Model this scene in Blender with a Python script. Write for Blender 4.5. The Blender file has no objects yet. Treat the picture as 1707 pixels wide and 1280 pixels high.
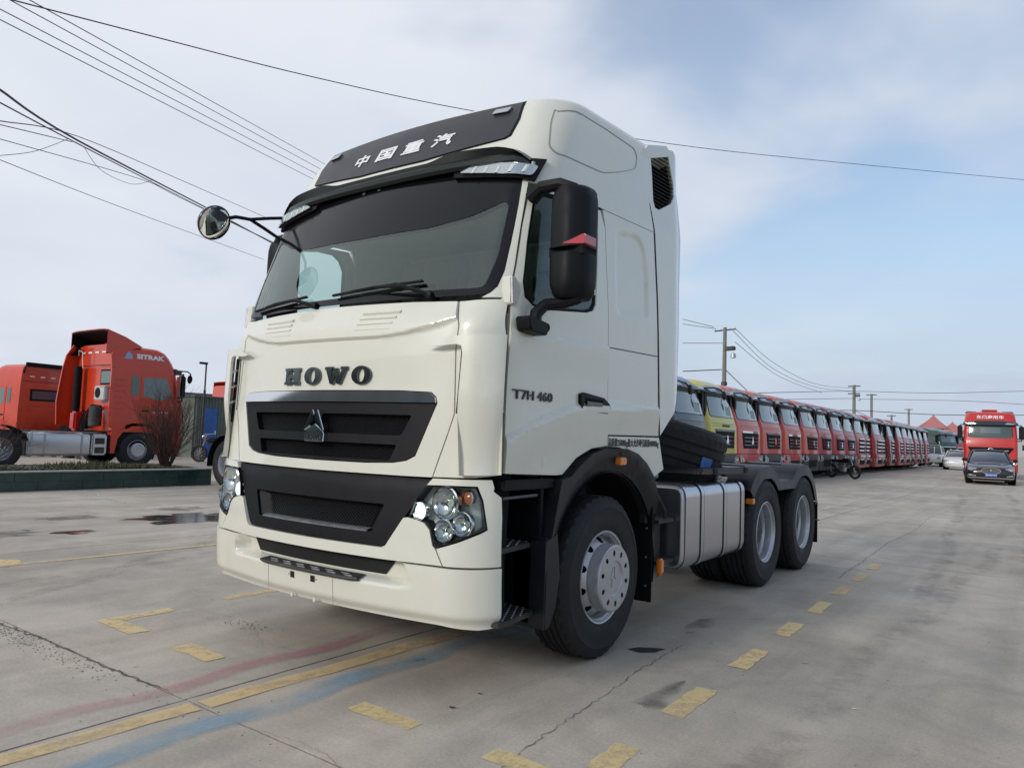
import bpy, bmesh, math, random
from mathutils import Vector, Matrix
from mathutils.geometry import tessellate_polygon
random.seed(7)
PI = math.pi
R_ = math.radians
S = bpy.context.scene
COL = S.collection
# ------------------------------------------------------------------ camera, sky, sun
cd = bpy.data.cameras.new('camera'); cam = bpy.data.objects.new('camera', cd); COL.objects.link(cam)
cd.sensor_width = 36; cd.lens = 36*1238.26/1707; cd.clip_end = 5000; cd.clip_start = .05
yaw, pitch, roll = -0.6274074, 0.068321, 0.0368973
fw = Vector((math.sin(yaw)*math.cos(pitch), math.cos(yaw)*math.cos(pitch), math.sin(pitch)))
rt = Vector((math.cos(yaw), -math.sin(yaw), 0)); up = rt.cross(fw)
rt2 = rt*math.cos(roll)+up*math.sin(roll); up2 = up*math.cos(roll)-rt*math.sin(roll)
cam.matrix_world = Matrix(((rt2.x, up2.x, -fw.x, 3.4723), (rt2.y, up2.y, -fw.y, -4.2213), (rt2.z, up2.z, -fw.z, 1.3815), (0, 0, 0, 1)))
S.camera = cam
SUN_EL, SUN_AZ = 22, 193          # azimuth of the sun, clockwise from +Y
wd = bpy.data.worlds.new('World'); S.world = wd; wd.use_nodes = True
nt = wd.node_tree; nt.nodes.clear()
def N(t, **k):
    n = nt.nodes.new(t)
    for a, b in k.items(): setattr(n, a, b)
    return n
L = lambda a, b: nt.links.new(a, b)
sky = N('ShaderNodeTexSky', sky_type='NISHITA', sun_disc=False, sun_elevation=R_(SUN_EL), sun_rotation=R_(SUN_AZ), air_density=1.2, dust_density=1.2, ozone_density=3.0)
bg1 = N('ShaderNodeBackground'); bg1.inputs[1].default_value = .14; L(sky.outputs[0], bg1.inputs[0])
tc = N('ShaderNodeTexCoord'); sep = N('ShaderNodeSeparateXYZ'); L(tc.outputs['Generated'], sep.inputs[0])
def M2(op, a, b):
    n = N('ShaderNodeMath', operation=op)
    for i, v in enumerate((a, b)):
        if isinstance(v, (int, float)): n.inputs[i].default_value = v
        else: L(v, n.inputs[i])
    return n.outputs[0]
zc = M2('ADD', M2('MAXIMUM', sep.outputs[2], 0.0), .22)
cmb = N('ShaderNodeCombineXYZ'); L(M2('DIVIDE', sep.outputs[0], zc), cmb.inputs[0]); L(M2('DIVIDE', sep.outputs[1], zc), cmb.inputs[1])
def noise(scale, det, rough, off, dist=0.0):
    mp = N('ShaderNodeMapping'); mp.inputs['Location'].default_value = off; L(cmb.outputs[0], mp.inputs[0])
    n = N('ShaderNodeTexNoise'); n.inputs['Scale'].default_value = scale; n.inputs['Detail'].default_value = det; n.inputs['Roughness'].default_value = rough; n.inputs['Distortion'].default_value = dist
    L(mp.outputs[0], n.inputs['Vector']); return n.outputs[0]
n1 = noise(.9, 5, .5, (3.1, 1.7, 0), .3); n2 = noise(2.3, 4, .45, (7.3, 2.2, 4), .2)
cl = M2('ADD', M2('MULTIPLY', n1, .72), M2('MULTIPLY', n2, .28))
# haze of cloud is thicker on the sun's side of the sky (west, -X)
west = M2('MULTIPLY', sep.outputs[0], -.16)
cl2 = M2('ADD', cl, west)
rmp = N('ShaderNodeMapRange', interpolation_type='SMOOTHSTEP'); L(cl2, rmp.inputs[0]); rmp.inputs[1].default_value = .41; rmp.inputs[2].default_value = .60; rmp.inputs[3].default_value = .36; rmp.inputs[4].default_value = .97
low = N('ShaderNodeMapRange', interpolation_type='SMOOTHSTEP'); L(sep.outputs[2], low.inputs[0]); low.inputs[1].default_value = 0.0; low.inputs[2].default_value = .46; low.inputs[3].default_value = .95; low.inputs[4].default_value = 0.0
fac = M2('MAXIMUM', rmp.outputs[0], low.outputs[0])
# cloud colour: paler towards the sun, greyer at the horizon
ccol = N('ShaderNodeMix', data_type='RGBA'); ccol.inputs[6].default_value = (.46, .53, .65, 1); ccol.inputs[7].default_value = (.74, .765, .82, 1)
wr = N('ShaderNodeMapRange'); L(M2('ADD', M2('ADD', M2('MULTIPLY', sep.outputs[0], -.42), M2('MULTIPLY', sep.outputs[1], -.12)), M2('ADD', M2('MULTIPLY', n2, .5), M2('MULTIPLY', sep.outputs[2], .75))), wr.inputs[0]); wr.inputs[1].default_value = .25; wr.inputs[2].default_value = 1.0; wr.inputs[3].default_value = 0; wr.inputs[4].default_value = 1
L(wr.outputs[0], ccol.inputs[0])
bg2 = N('ShaderNodeBackground'); L(ccol.outputs[2], bg2.inputs[0]); bg2.inputs[1].default_value = 1.0
mx = N('ShaderNodeMixShader'); L(fac, mx.inputs[0]); L(bg1.outputs[0], mx.inputs[1]); L(bg2.outputs[0], mx.inputs[2])
wo = N('ShaderNodeOutputWorld'); L(mx.outputs[0], wo.inputs[0])
sl = bpy.data.lights.new('sun', 'SUN'); sl.energy = 1.4; sl.angle = R_(12); sl.color = (1, .965, .91)
so = bpy.data.objects.new('sun', sl); COL.objects.link(so)
az, el = R_(SUN_AZ), R_(SUN_EL)
sd = Vector((math.sin(az)*math.cos(el), math.cos(az)*math.cos(el), math.sin(el)))
so.rotation_euler = sd.to_track_quat('Z', 'Y').to_euler(); so.location = (0, 0, 30)
S.view_settings.view_transform = 'Standard'; S.view_settings.look = 'None'; S.view_settings.gamma = 1; S.view_settings.exposure = .2
S.view_settings.use_curve_mapping = False

# ------------------------------------------------------------------ materials
MATS = {}
def mat(name, col, rough=.5, metal=0, coat=0, var=0, vs=6.0, bump=0, bs=60.0, emit=None, es=1.0, spec=.5, dirt=None, ior=None):
    if name in MATS: return MATS[name]
    m = bpy.data.materials.new(name); m.use_nodes = True; t = m.node_tree; b = t.nodes['Principled BSDF']
    b.inputs['Base Color'].default_value = (*col, 1); b.inputs['Roughness'].default_value = rough; b.inputs['Metallic'].default_value = metal
    b.inputs['Coat Weight'].default_value = coat; b.inputs['Coat Roughness'].default_value = .03; b.inputs['Specular IOR Level'].default_value = spec
    if emit: b.inputs['Emission Color'].default_value = (*emit, 1); b.inputs['Emission Strength'].default_value = es
    tcn = t.nodes.new('ShaderNodeTexCoord')
    if var:
        n = t.nodes.new('ShaderNodeTexNoise'); n.inputs['Scale'].default_value = vs; n.inputs['Detail'].default_value = 6; n.inputs['Roughness'].default_value = .65
        t.links.new(tcn.outputs['Object'], n.inputs['Vector'])
        mr = t.nodes.new('ShaderNodeMapRange'); mr.inputs[1].default_value = .3; mr.inputs[2].default_value = .7; mr.inputs[3].default_value = 1-var; mr.inputs[4].default_value = 1+var
        t.links.new(n.outputs[0], mr.inputs[0])
        vm = t.nodes.new('ShaderNodeVectorMath'); vm.operation = 'SCALE'; vm.inputs[0].default_value = col; t.links.new(mr.outputs[0], vm.inputs['Scale'])
        outc = vm.outputs[0]
        if dirt:
            n3 = t.nodes.new('ShaderNodeTexNoise'); n3.inputs['Scale'].default_value = dirt[1]; n3.inputs['Detail'].default_value = 8; n3.inputs['Roughness'].default_value = .7
            t.links.new(tcn.outputs['Object'], n3.inputs['Vector'])
            m3 = t.nodes.new('ShaderNodeMapRange'); m3.inputs[1].default_value = .5; m3.inputs[2].default_value = .75; m3.inputs[3].default_value = 0; m3.inputs[4].default_value = dirt[2]
            t.links.new(n3.outputs[0], m3.inputs[0])
            mm = t.nodes.new('ShaderNodeMix'); mm.data_type = 'RGBA'; t.links.new(m3.outputs[0], mm.inputs[0]); t.links.new(outc, mm.inputs[6]); mm.inputs[7].default_value = (*dirt[0], 1)
            outc = mm.outputs[2]
        t.links.new(outc, b.inputs['Base Color'])
        mr2 = t.nodes.new('ShaderNodeMapRange'); mr2.inputs[1].default_value = .3; mr2.inputs[2].default_value = .7; mr2.inputs[3].default_value = max(0, rough-.06); mr2.inputs[4].default_value = rough+.08
        t.links.new(n.outputs[0], mr2.inputs[0]); t.links.new(mr2.outputs[0], b.inputs['Roughness'])
    if bump:
        n2 = t.nodes.new('ShaderNodeTexNoise'); n2.inputs['Scale'].default_value = bs; n2.inputs['Detail'].default_value = 4
        t.links.new(tcn.outputs['Object'], n2.inputs['Vector'])
        bp = t.nodes.new('ShaderNodeBump'); bp.inputs['Strength'].default_value = bump; bp.inputs['Distance'].default_value = .01
        t.links.new(n2.outputs[0], bp.inputs['Height']); t.links.new(bp.outputs[0], b.inputs['Normal'])
    MATS[name] = m; return m
def glass(name, tint, refl=1.0, rough=.01, f0=.06):
    m = bpy.data.materials.new(name); m.use_nodes = True; t = m.node_tree; t.nodes.clear()
    tr = t.nodes.new('ShaderNodeBsdfTransparent'); tr.inputs[0].default_value = (*tint, 1)
    gl = t.nodes.new('ShaderNodeBsdfGlossy'); gl.inputs['Roughness'].default_value = rough; gl.inputs[0].default_value = (refl*.90, refl, refl*.95, 1)
    lw = t.nodes.new('ShaderNodeLayerWeight'); lw.inputs[0].default_value = .5; pw = t.nodes.new('ShaderNodeMath'); pw.operation = 'POWER'; t.links.new(lw.outputs['Facing'], pw.inputs[0]); pw.inputs[1].default_value = 4
    fr = t.nodes.new('ShaderNodeMath'); fr.operation = 'MULTIPLY_ADD'; t.links.new(pw.outputs[0], fr.inputs[0]); fr.inputs[1].default_value = .88; fr.inputs[2].default_value = f0
    mx = t.nodes.new('ShaderNodeMixShader'); o = t.nodes.new('ShaderNodeOutputMaterial')
    t.links.new(fr.outputs[0], mx.inputs[0]); t.links.new(tr.outputs[0], mx.inputs[1]); t.links.new(gl.outputs[0], mx.inputs[2]); t.links.new(mx.outputs[0], o.inputs[0])
    MATS[name] = m; return m
WHITE = mat('cream_white_paint', (.72, .705, .60), .36, coat=1.0, var=.02, vs=1.2, dirt=((.5, .48, .4), 2.5, .22))
BLACK = mat('black_plastic', (.0055, .0055, .0075), .5, var=.25, vs=9, bump=.12, bs=220, spec=.22)
WIREM = mat('black_wire_mesh', (.016, .016, .018), .45, spec=.4)
BLACKM = mat('matt_black', (.005, .005, .006), .7, var=.3, vs=5, spec=.2)
GAP = mat('shadow_gap_rubber', (.006, .006, .006), .8)
BGLOSS = mat('gloss_black', (.012, .012, .014), .14, coat=.5)
VISOR = mat('smoked_visor', (.007, .011, .009), .3, spec=.3)
CHROME = mat('chrome', (.78, .79, .80), .06, metal=1)
DCHROME = mat('dark_chrome', (.13, .15, .15), .12, metal=1)
STEEL = mat('galvanised_steel', (.42, .42, .43), .42, metal=.8, var=.2, vs=30)
ALU = mat('brushed_aluminium', (.52, .52, .55), .24, metal=.95)
SILVER = mat('silver_wheel_paint', (.50, .51, .53), .36, metal=.6, var=.1, vs=8, dirt=((.2, .18, .16), 7, .4))
RUBBER = mat('tyre_rubber', (.014, .014, .015), .66, var=.3, vs=12, bump=.15, bs=90, dirt=((.06, .055, .05), 9, .3), spec=.35)
RUBBERT = mat('tyre_tread_rubber', (.032, .031, .030), .8, var=.3, vs=14, bump=.2, bs=80, dirt=((.12, .11, .10), 12, .5))
CHASSIS = mat('chassis_paint', (.03, .028, .027), .6, var=.4, vs=10, dirt=((.14, .12, .1), 5, .5))
FENDER = mat('black_fender', (.013, .013, .017), .42, var=.2, vs=5, dirt=((.05, .045, .04), 3, .3), spec=.35)
INNER = mat('cab_trim', (.50, .52, .48), .8, var=.1)
DASH = mat('dashboard_plastic', (.05, .055, .055), .6)
SEAT = mat('seat_fabric', (.16, .17, .18), .9, var=.2, vs=30)
AMBER = mat('amber_lens', (.75, .22, .02), .2, coat=1)
AMBERD = mat('dull_amber_bulb', (.38, .12, .035), .25, coat=1)
REDL = mat('red_lens', (.45, .02, .03), .2, coat=1)
LAMPW = mat('lamp_reflector', (.52, .54, .55), .16, metal=1, bump=.5, bs=70)
LED = mat('lit_lamp', (.9, .95, 1), .2, emit=(.85, .95, 1), es=1.15)
LENSD = mat('dark_reflector_housing', (.48, .50, .47), .3, metal=.3, var=.3, vs=14)
LAMPC = mat('clean_lamp_reflector', (.62, .64, .65), .12, metal=1)
PRINT = mat('black_print', (.02, .02, .02), .5)
WPRINT = mat('white_print', (.8, .8, .8), .5)
MIRR = mat('mirror_glass', (.9, .9, .9), .02, metal=1)
TEXTD = mat('dark_grey_lettering', (.055, .055, .055), .3, metal=.4)
GREEN_GL = glass('greenish_glass', (.62, .78, .74), 1)
WGL = glass('windscreen_glass', (.80, .89, .85), 1, f0=.11)
CLEAR = glass('clear_lens', (.93, .95, .94), 1)
DGL = mat('dark_window_glass', (.02, .028, .028), .05, coat=1, spec=.8)
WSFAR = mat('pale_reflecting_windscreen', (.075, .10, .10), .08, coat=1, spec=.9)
# ------------------------------------------------------------------ helpers
def link(o, parent=None):
    COL.objects.link(o)
    if parent: o.parent = parent
    return o
def tag(o, label=None, cat=None, group=None, kind=None):
    if label: o['label'] = label
    if cat: o['category'] = cat
    if group: o['group'] = group
    if kind: o['kind'] = kind
    return o
def thing(name, label, cat, loc=(0, 0, 0), rz=0, group=None):
    o = bpy.data.objects.new(name, None); o.empty_display_size = .3; link(o); o.location = loc; o.rotation_euler = (0, 0, rz)
    return tag(o, label, cat, group)
def copy_tree(o, parent=None):
    c = o.copy(); COL.objects.link(c)
    if parent is not None: c.parent = parent
    for ch in list(o.children): copy_tree(ch, c)
    return c
def make(name, v, f, m, parent=None, smooth=35, bev=0, seg=2, weld=False):
    me = bpy.data.meshes.new(name); bm = bmesh.new()
    vs = [bm.verts.new(p) for p in v]
    for q in f:
        if len(set(q)) > 2:
            try: bm.faces.new([vs[i] for i in q])
            except ValueError: pass
    if weld: bmesh.ops.remove_doubles(bm, verts=bm.verts, dist=1e-5)
    if bev:
        bm.normal_update()
        es = [e for e in bm.edges if len(e.link_faces) == 2 and e.calc_face_angle(0) > R_(38)]
        if es: bmesh.ops.bevel(bm, geom=es, offset=bev, segments=seg, affect='EDGES', clamp_overlap=True)
    for fc in bm.faces: fc.smooth = True
    bm.to_mesh(me); bm.free()
    me.set_sharp_from_angle(angle=R_(smooth))
    me.materials.append(m)
    return link(bpy.data.objects.new(name, me), parent)
class B:
    def __init__(s): s.v = []; s.f = []
    def add(s, v, f):
        k = len(s.v); s.v += [tuple(p) for p in v]; s.f += [tuple(i+k for i in q) for q in f]; return s
    def box(s, x0, x1, y0, y1, z0, z1, mtx=None):
        v = [Vector((x, y, z)) for x in (x0, x1) for y in (y0, y1) for z in (z0, z1)]
        if mtx: v = [mtx @ p for p in v]
        return s.add(v, [(0, 1, 3, 2), (4, 6, 7, 5), (0, 4, 5, 1), (2, 3, 7, 6), (0, 2, 6, 4), (1, 5, 7, 3)])
    def prism(s, poly, a, b, ax='x'):
        n = len(poly)
        P = {'x': lambda p, t: (t, p[0], p[1]), 'y': lambda p, t: (p[0], t, p[1]), 'z': lambda p, t: (p[0], p[1], t)}[ax]
        ar = sum(poly[i][0]*poly[(i+1) % n][1]-poly[(i+1) % n][0]*poly[i][1] for i in range(n))
        fl = (ar > 0) ^ (b < a) ^ (ax == 'y')
        v = [P(p, a) for p in poly]+[P(p, b) for p in poly]
        f = [(i, (i+1) % n, n+(i+1) % n, n+i) for i in range(n)]+[tuple(range(n-1, -1, -1)), tuple(range(n, 2*n))]
        if not fl: f = [q[::-1] for q in f]
        return s.add(v, f)
    def tube(s, pts, r, n=6, caps=True):
        pts = [Vector(p) for p in pts]; k = len(s.v); V = []; F = []
        t0 = (pts[1]-pts[0]).normalized(); a = t0.orthogonal().normalized()
        for i, p in enumerate(pts):
            t = (pts[min(i+1, len(pts)-1)]-pts[max(i-1, 0)]).normalized()
            a = (a-t*a.dot(t)); a = a.normalized() if a.length > 1e-6 else t.orthogonal().normalized()
            b = t.cross(a); rr = r[i] if isinstance(r, (list, tuple)) else r
            for j in range(n):
                an = 2*PI*j/n; V.append(p+a*math.cos(an)*rr+b*math.sin(an)*rr)
        for i in range(len(pts)-1):
            for j in range(n):
                F.append((i*n+j, i*n+(j+1) % n, (i+1)*n+(j+1) % n, (i+1)*n+j))
        if caps: F.append(tuple(range(n-1, -1, -1))); F.append(tuple((len(pts)-1)*n+j for j in range(n)))
        return s.add(V, F)
    def lathe(s, prof, c, ax='x', n=48, sx=1, close=False):
        """prof: (radius, position along axis)"""
        V = []; F = []; c = Vector(c); m = len(prof)
        for i in range(n):
            an = 2*PI*i/n; ca, sa = math.cos(an), math.sin(an)
            for r, h in prof:
                V.append(c+{'x': Vector((h*sx, r*ca, r*sa)), 'y': Vector((r*sa, h*sx, r*ca)), 'z': Vector((r*ca, r*sa, h*sx))}[ax])
        for i in range(n):
            i2 = (i+1) % n
            for j in range(m-1+(1 if close else 0)):
                j2 = (j+1) % m
                q = (i*m+j, i2*m+j, i2*m+j2, i*m+j2)
                F.append(q if sx > 0 else q[::-1])
        return s.add(V, F)
    def obj(s, name, m, parent=None, **k): return make(name, s.v, s.f, m, parent, **k)
def in_poly(p, poly):
    x, y = p; r = False; n = len(poly); j = n-1
    for i in range(n):
        if (poly[i][1] > y) != (poly[j][1] > y) and x < (poly[j][0]-poly[i][0])*(y-poly[i][1])/(poly[j][1]-poly[i][1])+poly[i][0]: r = not r
        j = i
    return r
def round_poly(poly, r, seg=4):
    out = []; n = len(poly)
    for i in range(n):
        p = Vector(poly[i]); a = Vector(poly[i-1]); b = Vector(poly[(i+1) % n])
        rr = r[i] if isinstance(r, (list, tuple)) else r
        d1 = (a-p); d2 = (b-p); l1, l2 = d1.length, d2.length; k = min(rr, l1*.45, l2*.45)
        if k < 1e-4: out.append(tuple(p)); continue
        A = p+d1.normalized()*k; Bb = p+d2.normalized()*k
        for q in range(seg+1):
            t = q/seg; out.append(tuple(A*(1-t)**2+p*2*t*(1-t)+Bb*t*t))
    return out
def grid2d(outer, holes, step, rect=None):
    loops = [outer]+list(holes); flat = [p for l in loops for p in l]
    tris = tessellate_polygon([[Vector((p[0], p[1], 0)) for p in l] for l in loops])
    bm = bmesh.new(); vs = [bm.verts.new((p[0], p[1], 0)) for p in flat]
    for t in tris:
        try: bm.faces.new([vs[i] for i in t])
        except ValueError: pass
    bmesh.ops.remove_doubles(bm, verts=bm.verts, dist=1e-6)
    sx, sy = step if isinstance(step, (tuple, list)) else (step, step)
    xs = [p[0] for p in flat]; ys = [p[1] for p in flat]
    def cuts(a, b, s):
        k = math.ceil(a/s+1e-6); o = []
        while k*s < b-1e-6: o.append(k*s); k += 1
        return o
    cx, cy = cuts(min(xs), max(xs), sx), cuts(min(ys), max(ys), sy)
    for x in cx: bmesh.ops.bisect_plane(bm, geom=bm.verts[:]+bm.edges[:]+bm.faces[:], plane_co=(x, 0, 0), plane_no=(1, 0, 0), dist=1e-6)
    for y in cy: bmesh.ops.bisect_plane(bm, geom=bm.verts[:]+bm.edges[:]+bm.faces[:], plane_co=(0, y, 0), plane_no=(0, 1, 0), dist=1e-6)
    on = lambda v, w, s: abs(v/s-round(v/s)) < 1e-4 and abs(v-w) < 1e-6
    es = [e for e in bm.edges if len(e.link_faces) == 2 and not on(e.verts[0].co.x, e.verts[1].co.x, sx) and not on(e.verts[0].co.y, e.verts[1].co.y, sy)]
    if es: bmesh.ops.dissolve_edges(bm, edges=es, use_verts=False, use_face_split=False)
    bm.verts.index_update()
    V = [(v.co.x, v.co.y) for v in bm.verts]; F = [[v.index for v in f.verts] for f in bm.faces]
    E = []
    for e in bm.edges:
        if len(e.link_faces) == 1:
            f = e.link_faces[0]; l = next(l for l in f.loops if l.edge == e); E.append((l.vert.index, l.link_loop_next.vert.index))
    bm.free(); return V, F, E
def panel(name, fmap, outer, m, parent, holes=(), off=0.0, th=.02, step=.04, relief=None, bev=.003, smooth=35, back=False):
    V, F, E = grid2d(outer, holes, step)
    n = len(V)
    top = [Vector(fmap(x, y, off+(relief(x, y) if relief else 0))) for x, y in V]
    bot = [Vector(fmap(x, y, off-th)) for x, y in V]
    # orientation
    f = F[0]; nn = (top[f[1]]-top[f[0]]).cross(top[f[2]]-top[f[1]])
    for f in F:
        nn = Vector((0, 0, 0))
        for i in range(len(f)): nn += top[f[i]].cross(top[f[(i+1) % len(f)]])
        if nn.length > 1e-7: break
    out = sum(((top[i]-bot[i]) for i in f), Vector((0, 0, 0)))
    flip = nn.dot(out) < 0
    keep = {i for e in E for i in e}; idx = {}; vv = list(top)
    if back: keep = set(range(n))
    for i in keep: idx[i] = len(vv); vv.append(bot[i])
    F2 = [tuple(q) for q in F]+[(b, a, idx[a], idx[b]) for a, b in E]
    if back: F2 += [tuple(idx[i] for i in q[::-1]) for q in F]
    if flip: F2 = [q[::-1] for q in F2]
    return make(name, vv, F2, m, parent, smooth=smooth, bev=bev)
# smooth table of horizontal slices: z -> front y, half width, corner radius, bow
class Surf:
    def __init__(s, T, lift=(0, 0, 9)): s.T = T; s.lift = lift; s.c = {}
    def at(s, z):
        k = round(z, 4)
        if k in s.c: return s.c[k]
        T = s.T; n = len(T); i = 0
        while i < n-2 and z > T[i+1][0]: i += 1
        h = T[i+1][0]-T[i][0]; t = max(0, min(1, (z-T[i][0])/h)); r = []
        for q in range(1, 5):
            d = (T[i+1][q]-T[i][q])/h
            def sl(j):
                if j <= 0 or j >= n-1: return (T[min(j+1, n-1)][q]-T[max(j-1, 0)][q])/(T[min(j+1, n-1)][0]-T[max(j-1, 0)][0])
                a = (T[j][q]-T[j-1][q])/(T[j][0]-T[j-1][0]); b = (T[j+1][q]-T[j][q])/(T[j+1][0]-T[j][0])
                return 0 if a*b <= 0 else 2*a*b/(a+b)
            m0, m1 = sl(i)*h, sl(i+1)*h; a, b = T[i][q], T[i+1][q]
            r.append((2*t**3-3*t*t+1)*a+(t**3-2*t*t+t)*m0+(-2*t**3+3*t*t)*b+(t**3-t*t)*m1)
        s.c[k] = r; return r
    def P(s, u, z, o=0.0):
        yf, w, r, b = s.at(z); sg = 1 if u >= 0 else -1; u = abs(u); x0 = w-r
        if u <= x0:
            x = u; y = yf+b*(u/x0)**2; nx, ny = 2*b*u/x0**2*1.0, -1.0; l = math.hypot(nx, ny); nx, ny = nx/l, ny/l
            # blend normal towards the arc start
            k = (u/x0); nx *= (1-k**4)
        else:
            t = (u-x0)/r
            if t <= PI/2: x = x0+r*math.sin(t); y = yf+b+r*(1-math.cos(t)); nx, ny = math.sin(t), -math.cos(t)
            else: x = w; y = yf+b+r+(u-x0-r*PI/2); nx, ny = 1, 0
        z2 = z+s.lift[0]*max(0, min(1, (z-s.lift[2])/.3))*(y-s.lift[1]) if z > s.lift[2] else z
        return (sg*(x+nx*o), y+ny*o, z2)
    def side(s, sg):
        def f(y, z, o=0.0):
            z2 = z
            w = s.at(z)[1]; return (sg*(w+o), y, z2)
        return f
    def sy(s, y, z):
        """u coordinate of side point y"""
        yf, w, r, b = s.at(z); return (w-r)+r*PI/2+(y-(yf+b+r))
    def usy(s, y, z):
        yf, w, r, b = s.at(z); k = (y-yf-b)/r
        return s.sy(y, z) if k >= 1 else (w-r)+r*math.acos(max(-1, min(1, 1-k)))
    def door(s, sg):
        def f(y, z, o=0.0): return s.P(sg*s.usy(y, z), z, o)
        return f
def wrap(name, sf, z0f, z1, yb, m, parent, nz=14, nu=40, off=0.0, cap=True, pre=None, bev=0):
    """shell around front and both sides from z0f(y) to z1, rear edge at yb, optional rounded cap on top"""
    V = []; F = []; us = []
    rows = nz+1
    for i in range(rows):
        t = i/nz; t = 1-(1-t)**1.6
        row = []
        zz = z1*t+z0f(0)*(1-t)
        yf, w, r, b = sf.at(zz); x0 = w-r; arc = r*PI/2
        side_len = yb-(yf+b+r)
        ul = [x0*(k/10) for k in range(10)]+[x0+arc*k/8 for k in range(9)]+[x0+arc+side_len*k/14 for k in range(1, 15)]
        ul = [-q for q in ul[:0:-1]]+ul
        for u in ul:
            y = sf.P(u, zz)[1]; z0 = z0f(y); z = z1*t+z0*(1-t)
            # keep the plan parameter, evaluate at true z
            yf2, w2, r2, b2 = sf.at(z); a = abs(u)
            if a <= x0: u2 = a/x0*(w2-r2)
            elif a <= x0+arc: u2 = (w2-r2)+(a-x0)/arc*(r2*PI/2)
            else: u2 = (w2-r2)+r2*PI/2+(a-x0-arc)/side_len*(yb-(yf2+b2+r2))
            row.append(sf.P(math.copysign(u2, u), z, off))
        V += row; nn = len(row)
    for i in range(rows-1):
        for j in range(nn-1): F.append((i*nn+j, i*nn+j+1, (i+1)*nn+j+1, (i+1)*nn+j))
    if cap:
        base = (rows-1)*nn
        for j in range(nn//2):
            F.append((base+j, base+j+1, base+nn-2-j, base+nn-1-j))
        # rear wall
        for i in range(rows-1):
            F.append((i*nn, (i+1)*nn, (i+1)*nn+nn-1, i*nn+nn-1))
    return make(name, V, F, m, parent, bev=bev, smooth=40)
def text_panel(name, body, fmap, u0, z0, width, height, m, parent, off=.002, th=.002, bold=0.0, spacing=1.0, flip=1):
    c = bpy.data.curves.new(name, 'FONT'); c.body = body; c.extrude = th; c.offset = bold; c.space_character = spacing; c.resolution_u = 2
    o = bpy.data.objects.new(name, c); COL.objects.link(o)
    bpy.context.view_layer.update()
    me = bpy.data.meshes.new_from_object(o.evaluated_get(bpy.context.evaluated_depsgraph_get()))
    bpy.data.objects.remove(o); bpy.data.curves.remove(c)
    xs = [v.co.x for v in me.vertices]; ys = [v.co.y for v in me.vertices]
    ax, bx, ay, by = min(xs), max(xs), min(ys), max(ys)
    for v in me.vertices:
        u = u0+flip*(v.co.x-ax)/(bx-ax)*width; z = z0+(v.co.y-ay)/(by-ay)*height
        v.co = Vector(fmap(u, z, off+v.co.z+th))
    me.materials.clear(); me.materials.append(m)
    return link(bpy.data.objects.new(name, me), parent)
def mesh_grid(name, fmap, poly, pitch, w, m, parent, off, ang=(40, -40), seg=.05, th=None):
    """woven wire grille: thin ribbons clipped to a polygon; real geometry, too fine to pick apart"""
    V = []; F = []
    cx = sum(p[0] for p in poly)/len(poly); cz = sum(p[1] for p in poly)/len(poly); Rr = max(math.hypot(p[0]-cx, p[1]-cz) for p in poly)
    for ai, a in enumerate(ang):
        d = Vector((math.cos(R_(a)), math.sin(R_(a)))); nrm = Vector((-d.y, d.x)); k = -int(Rr/pitch)-1
        while k*pitch < Rr:
            o = Vector((cx, cz))+nrm*(k*pitch); k += 1; ts = []
            n = len(poly)
            for i in range(n):
                p, q = Vector(poly[i]), Vector(poly[(i+1) % n]); e = q-p; den = d.x*e.y-d.y*e.x
                if abs(den) < 1e-9: continue
                t = ((p.x-o.x)*e.y-(p.y-o.y)*e.x)/den; s_ = ((p.x-o.x)*d.y-(p.y-o.y)*d.x)/den
                if 0 <= s_ < 1: ts.append(t)
            ts.sort()
            for t0, t1 in zip(ts[::2], ts[1::2]):
                ns = max(1, int((t1-t0)/seg)); b = len(V)
                for i in range(ns+1):
                    p = o+d*(t0+(t1-t0)*i/ns)
                    for sgn, oo in ((-1, 0), (0, .003), (1, 0)): q = p+nrm*(sgn*w/2); V.append(fmap(q.x, q.y, off+oo+ai*.002))
                for i in range(ns):
                    for j in (0, 1): F.append((b+i*3+j, b+i*3+3+j, b+i*3+4+j, b+i*3+1+j))
    o = make(name, V, F, m, parent, smooth=80); o['kind'] = 'stuff'; return o
def sm(a, b, x):
    t = max(0, min(1, (x-a)/(b-a))); return t*t*(3-2*t)
def arc_pts(cy, cz, r, a0, a1, n): return [(cy+r*math.cos(R_(a0+(a1-a0)*i/n)), cz+r*math.sin(R_(a0+(a1-a0)*i/n))) for i in range(n+1)]
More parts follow.
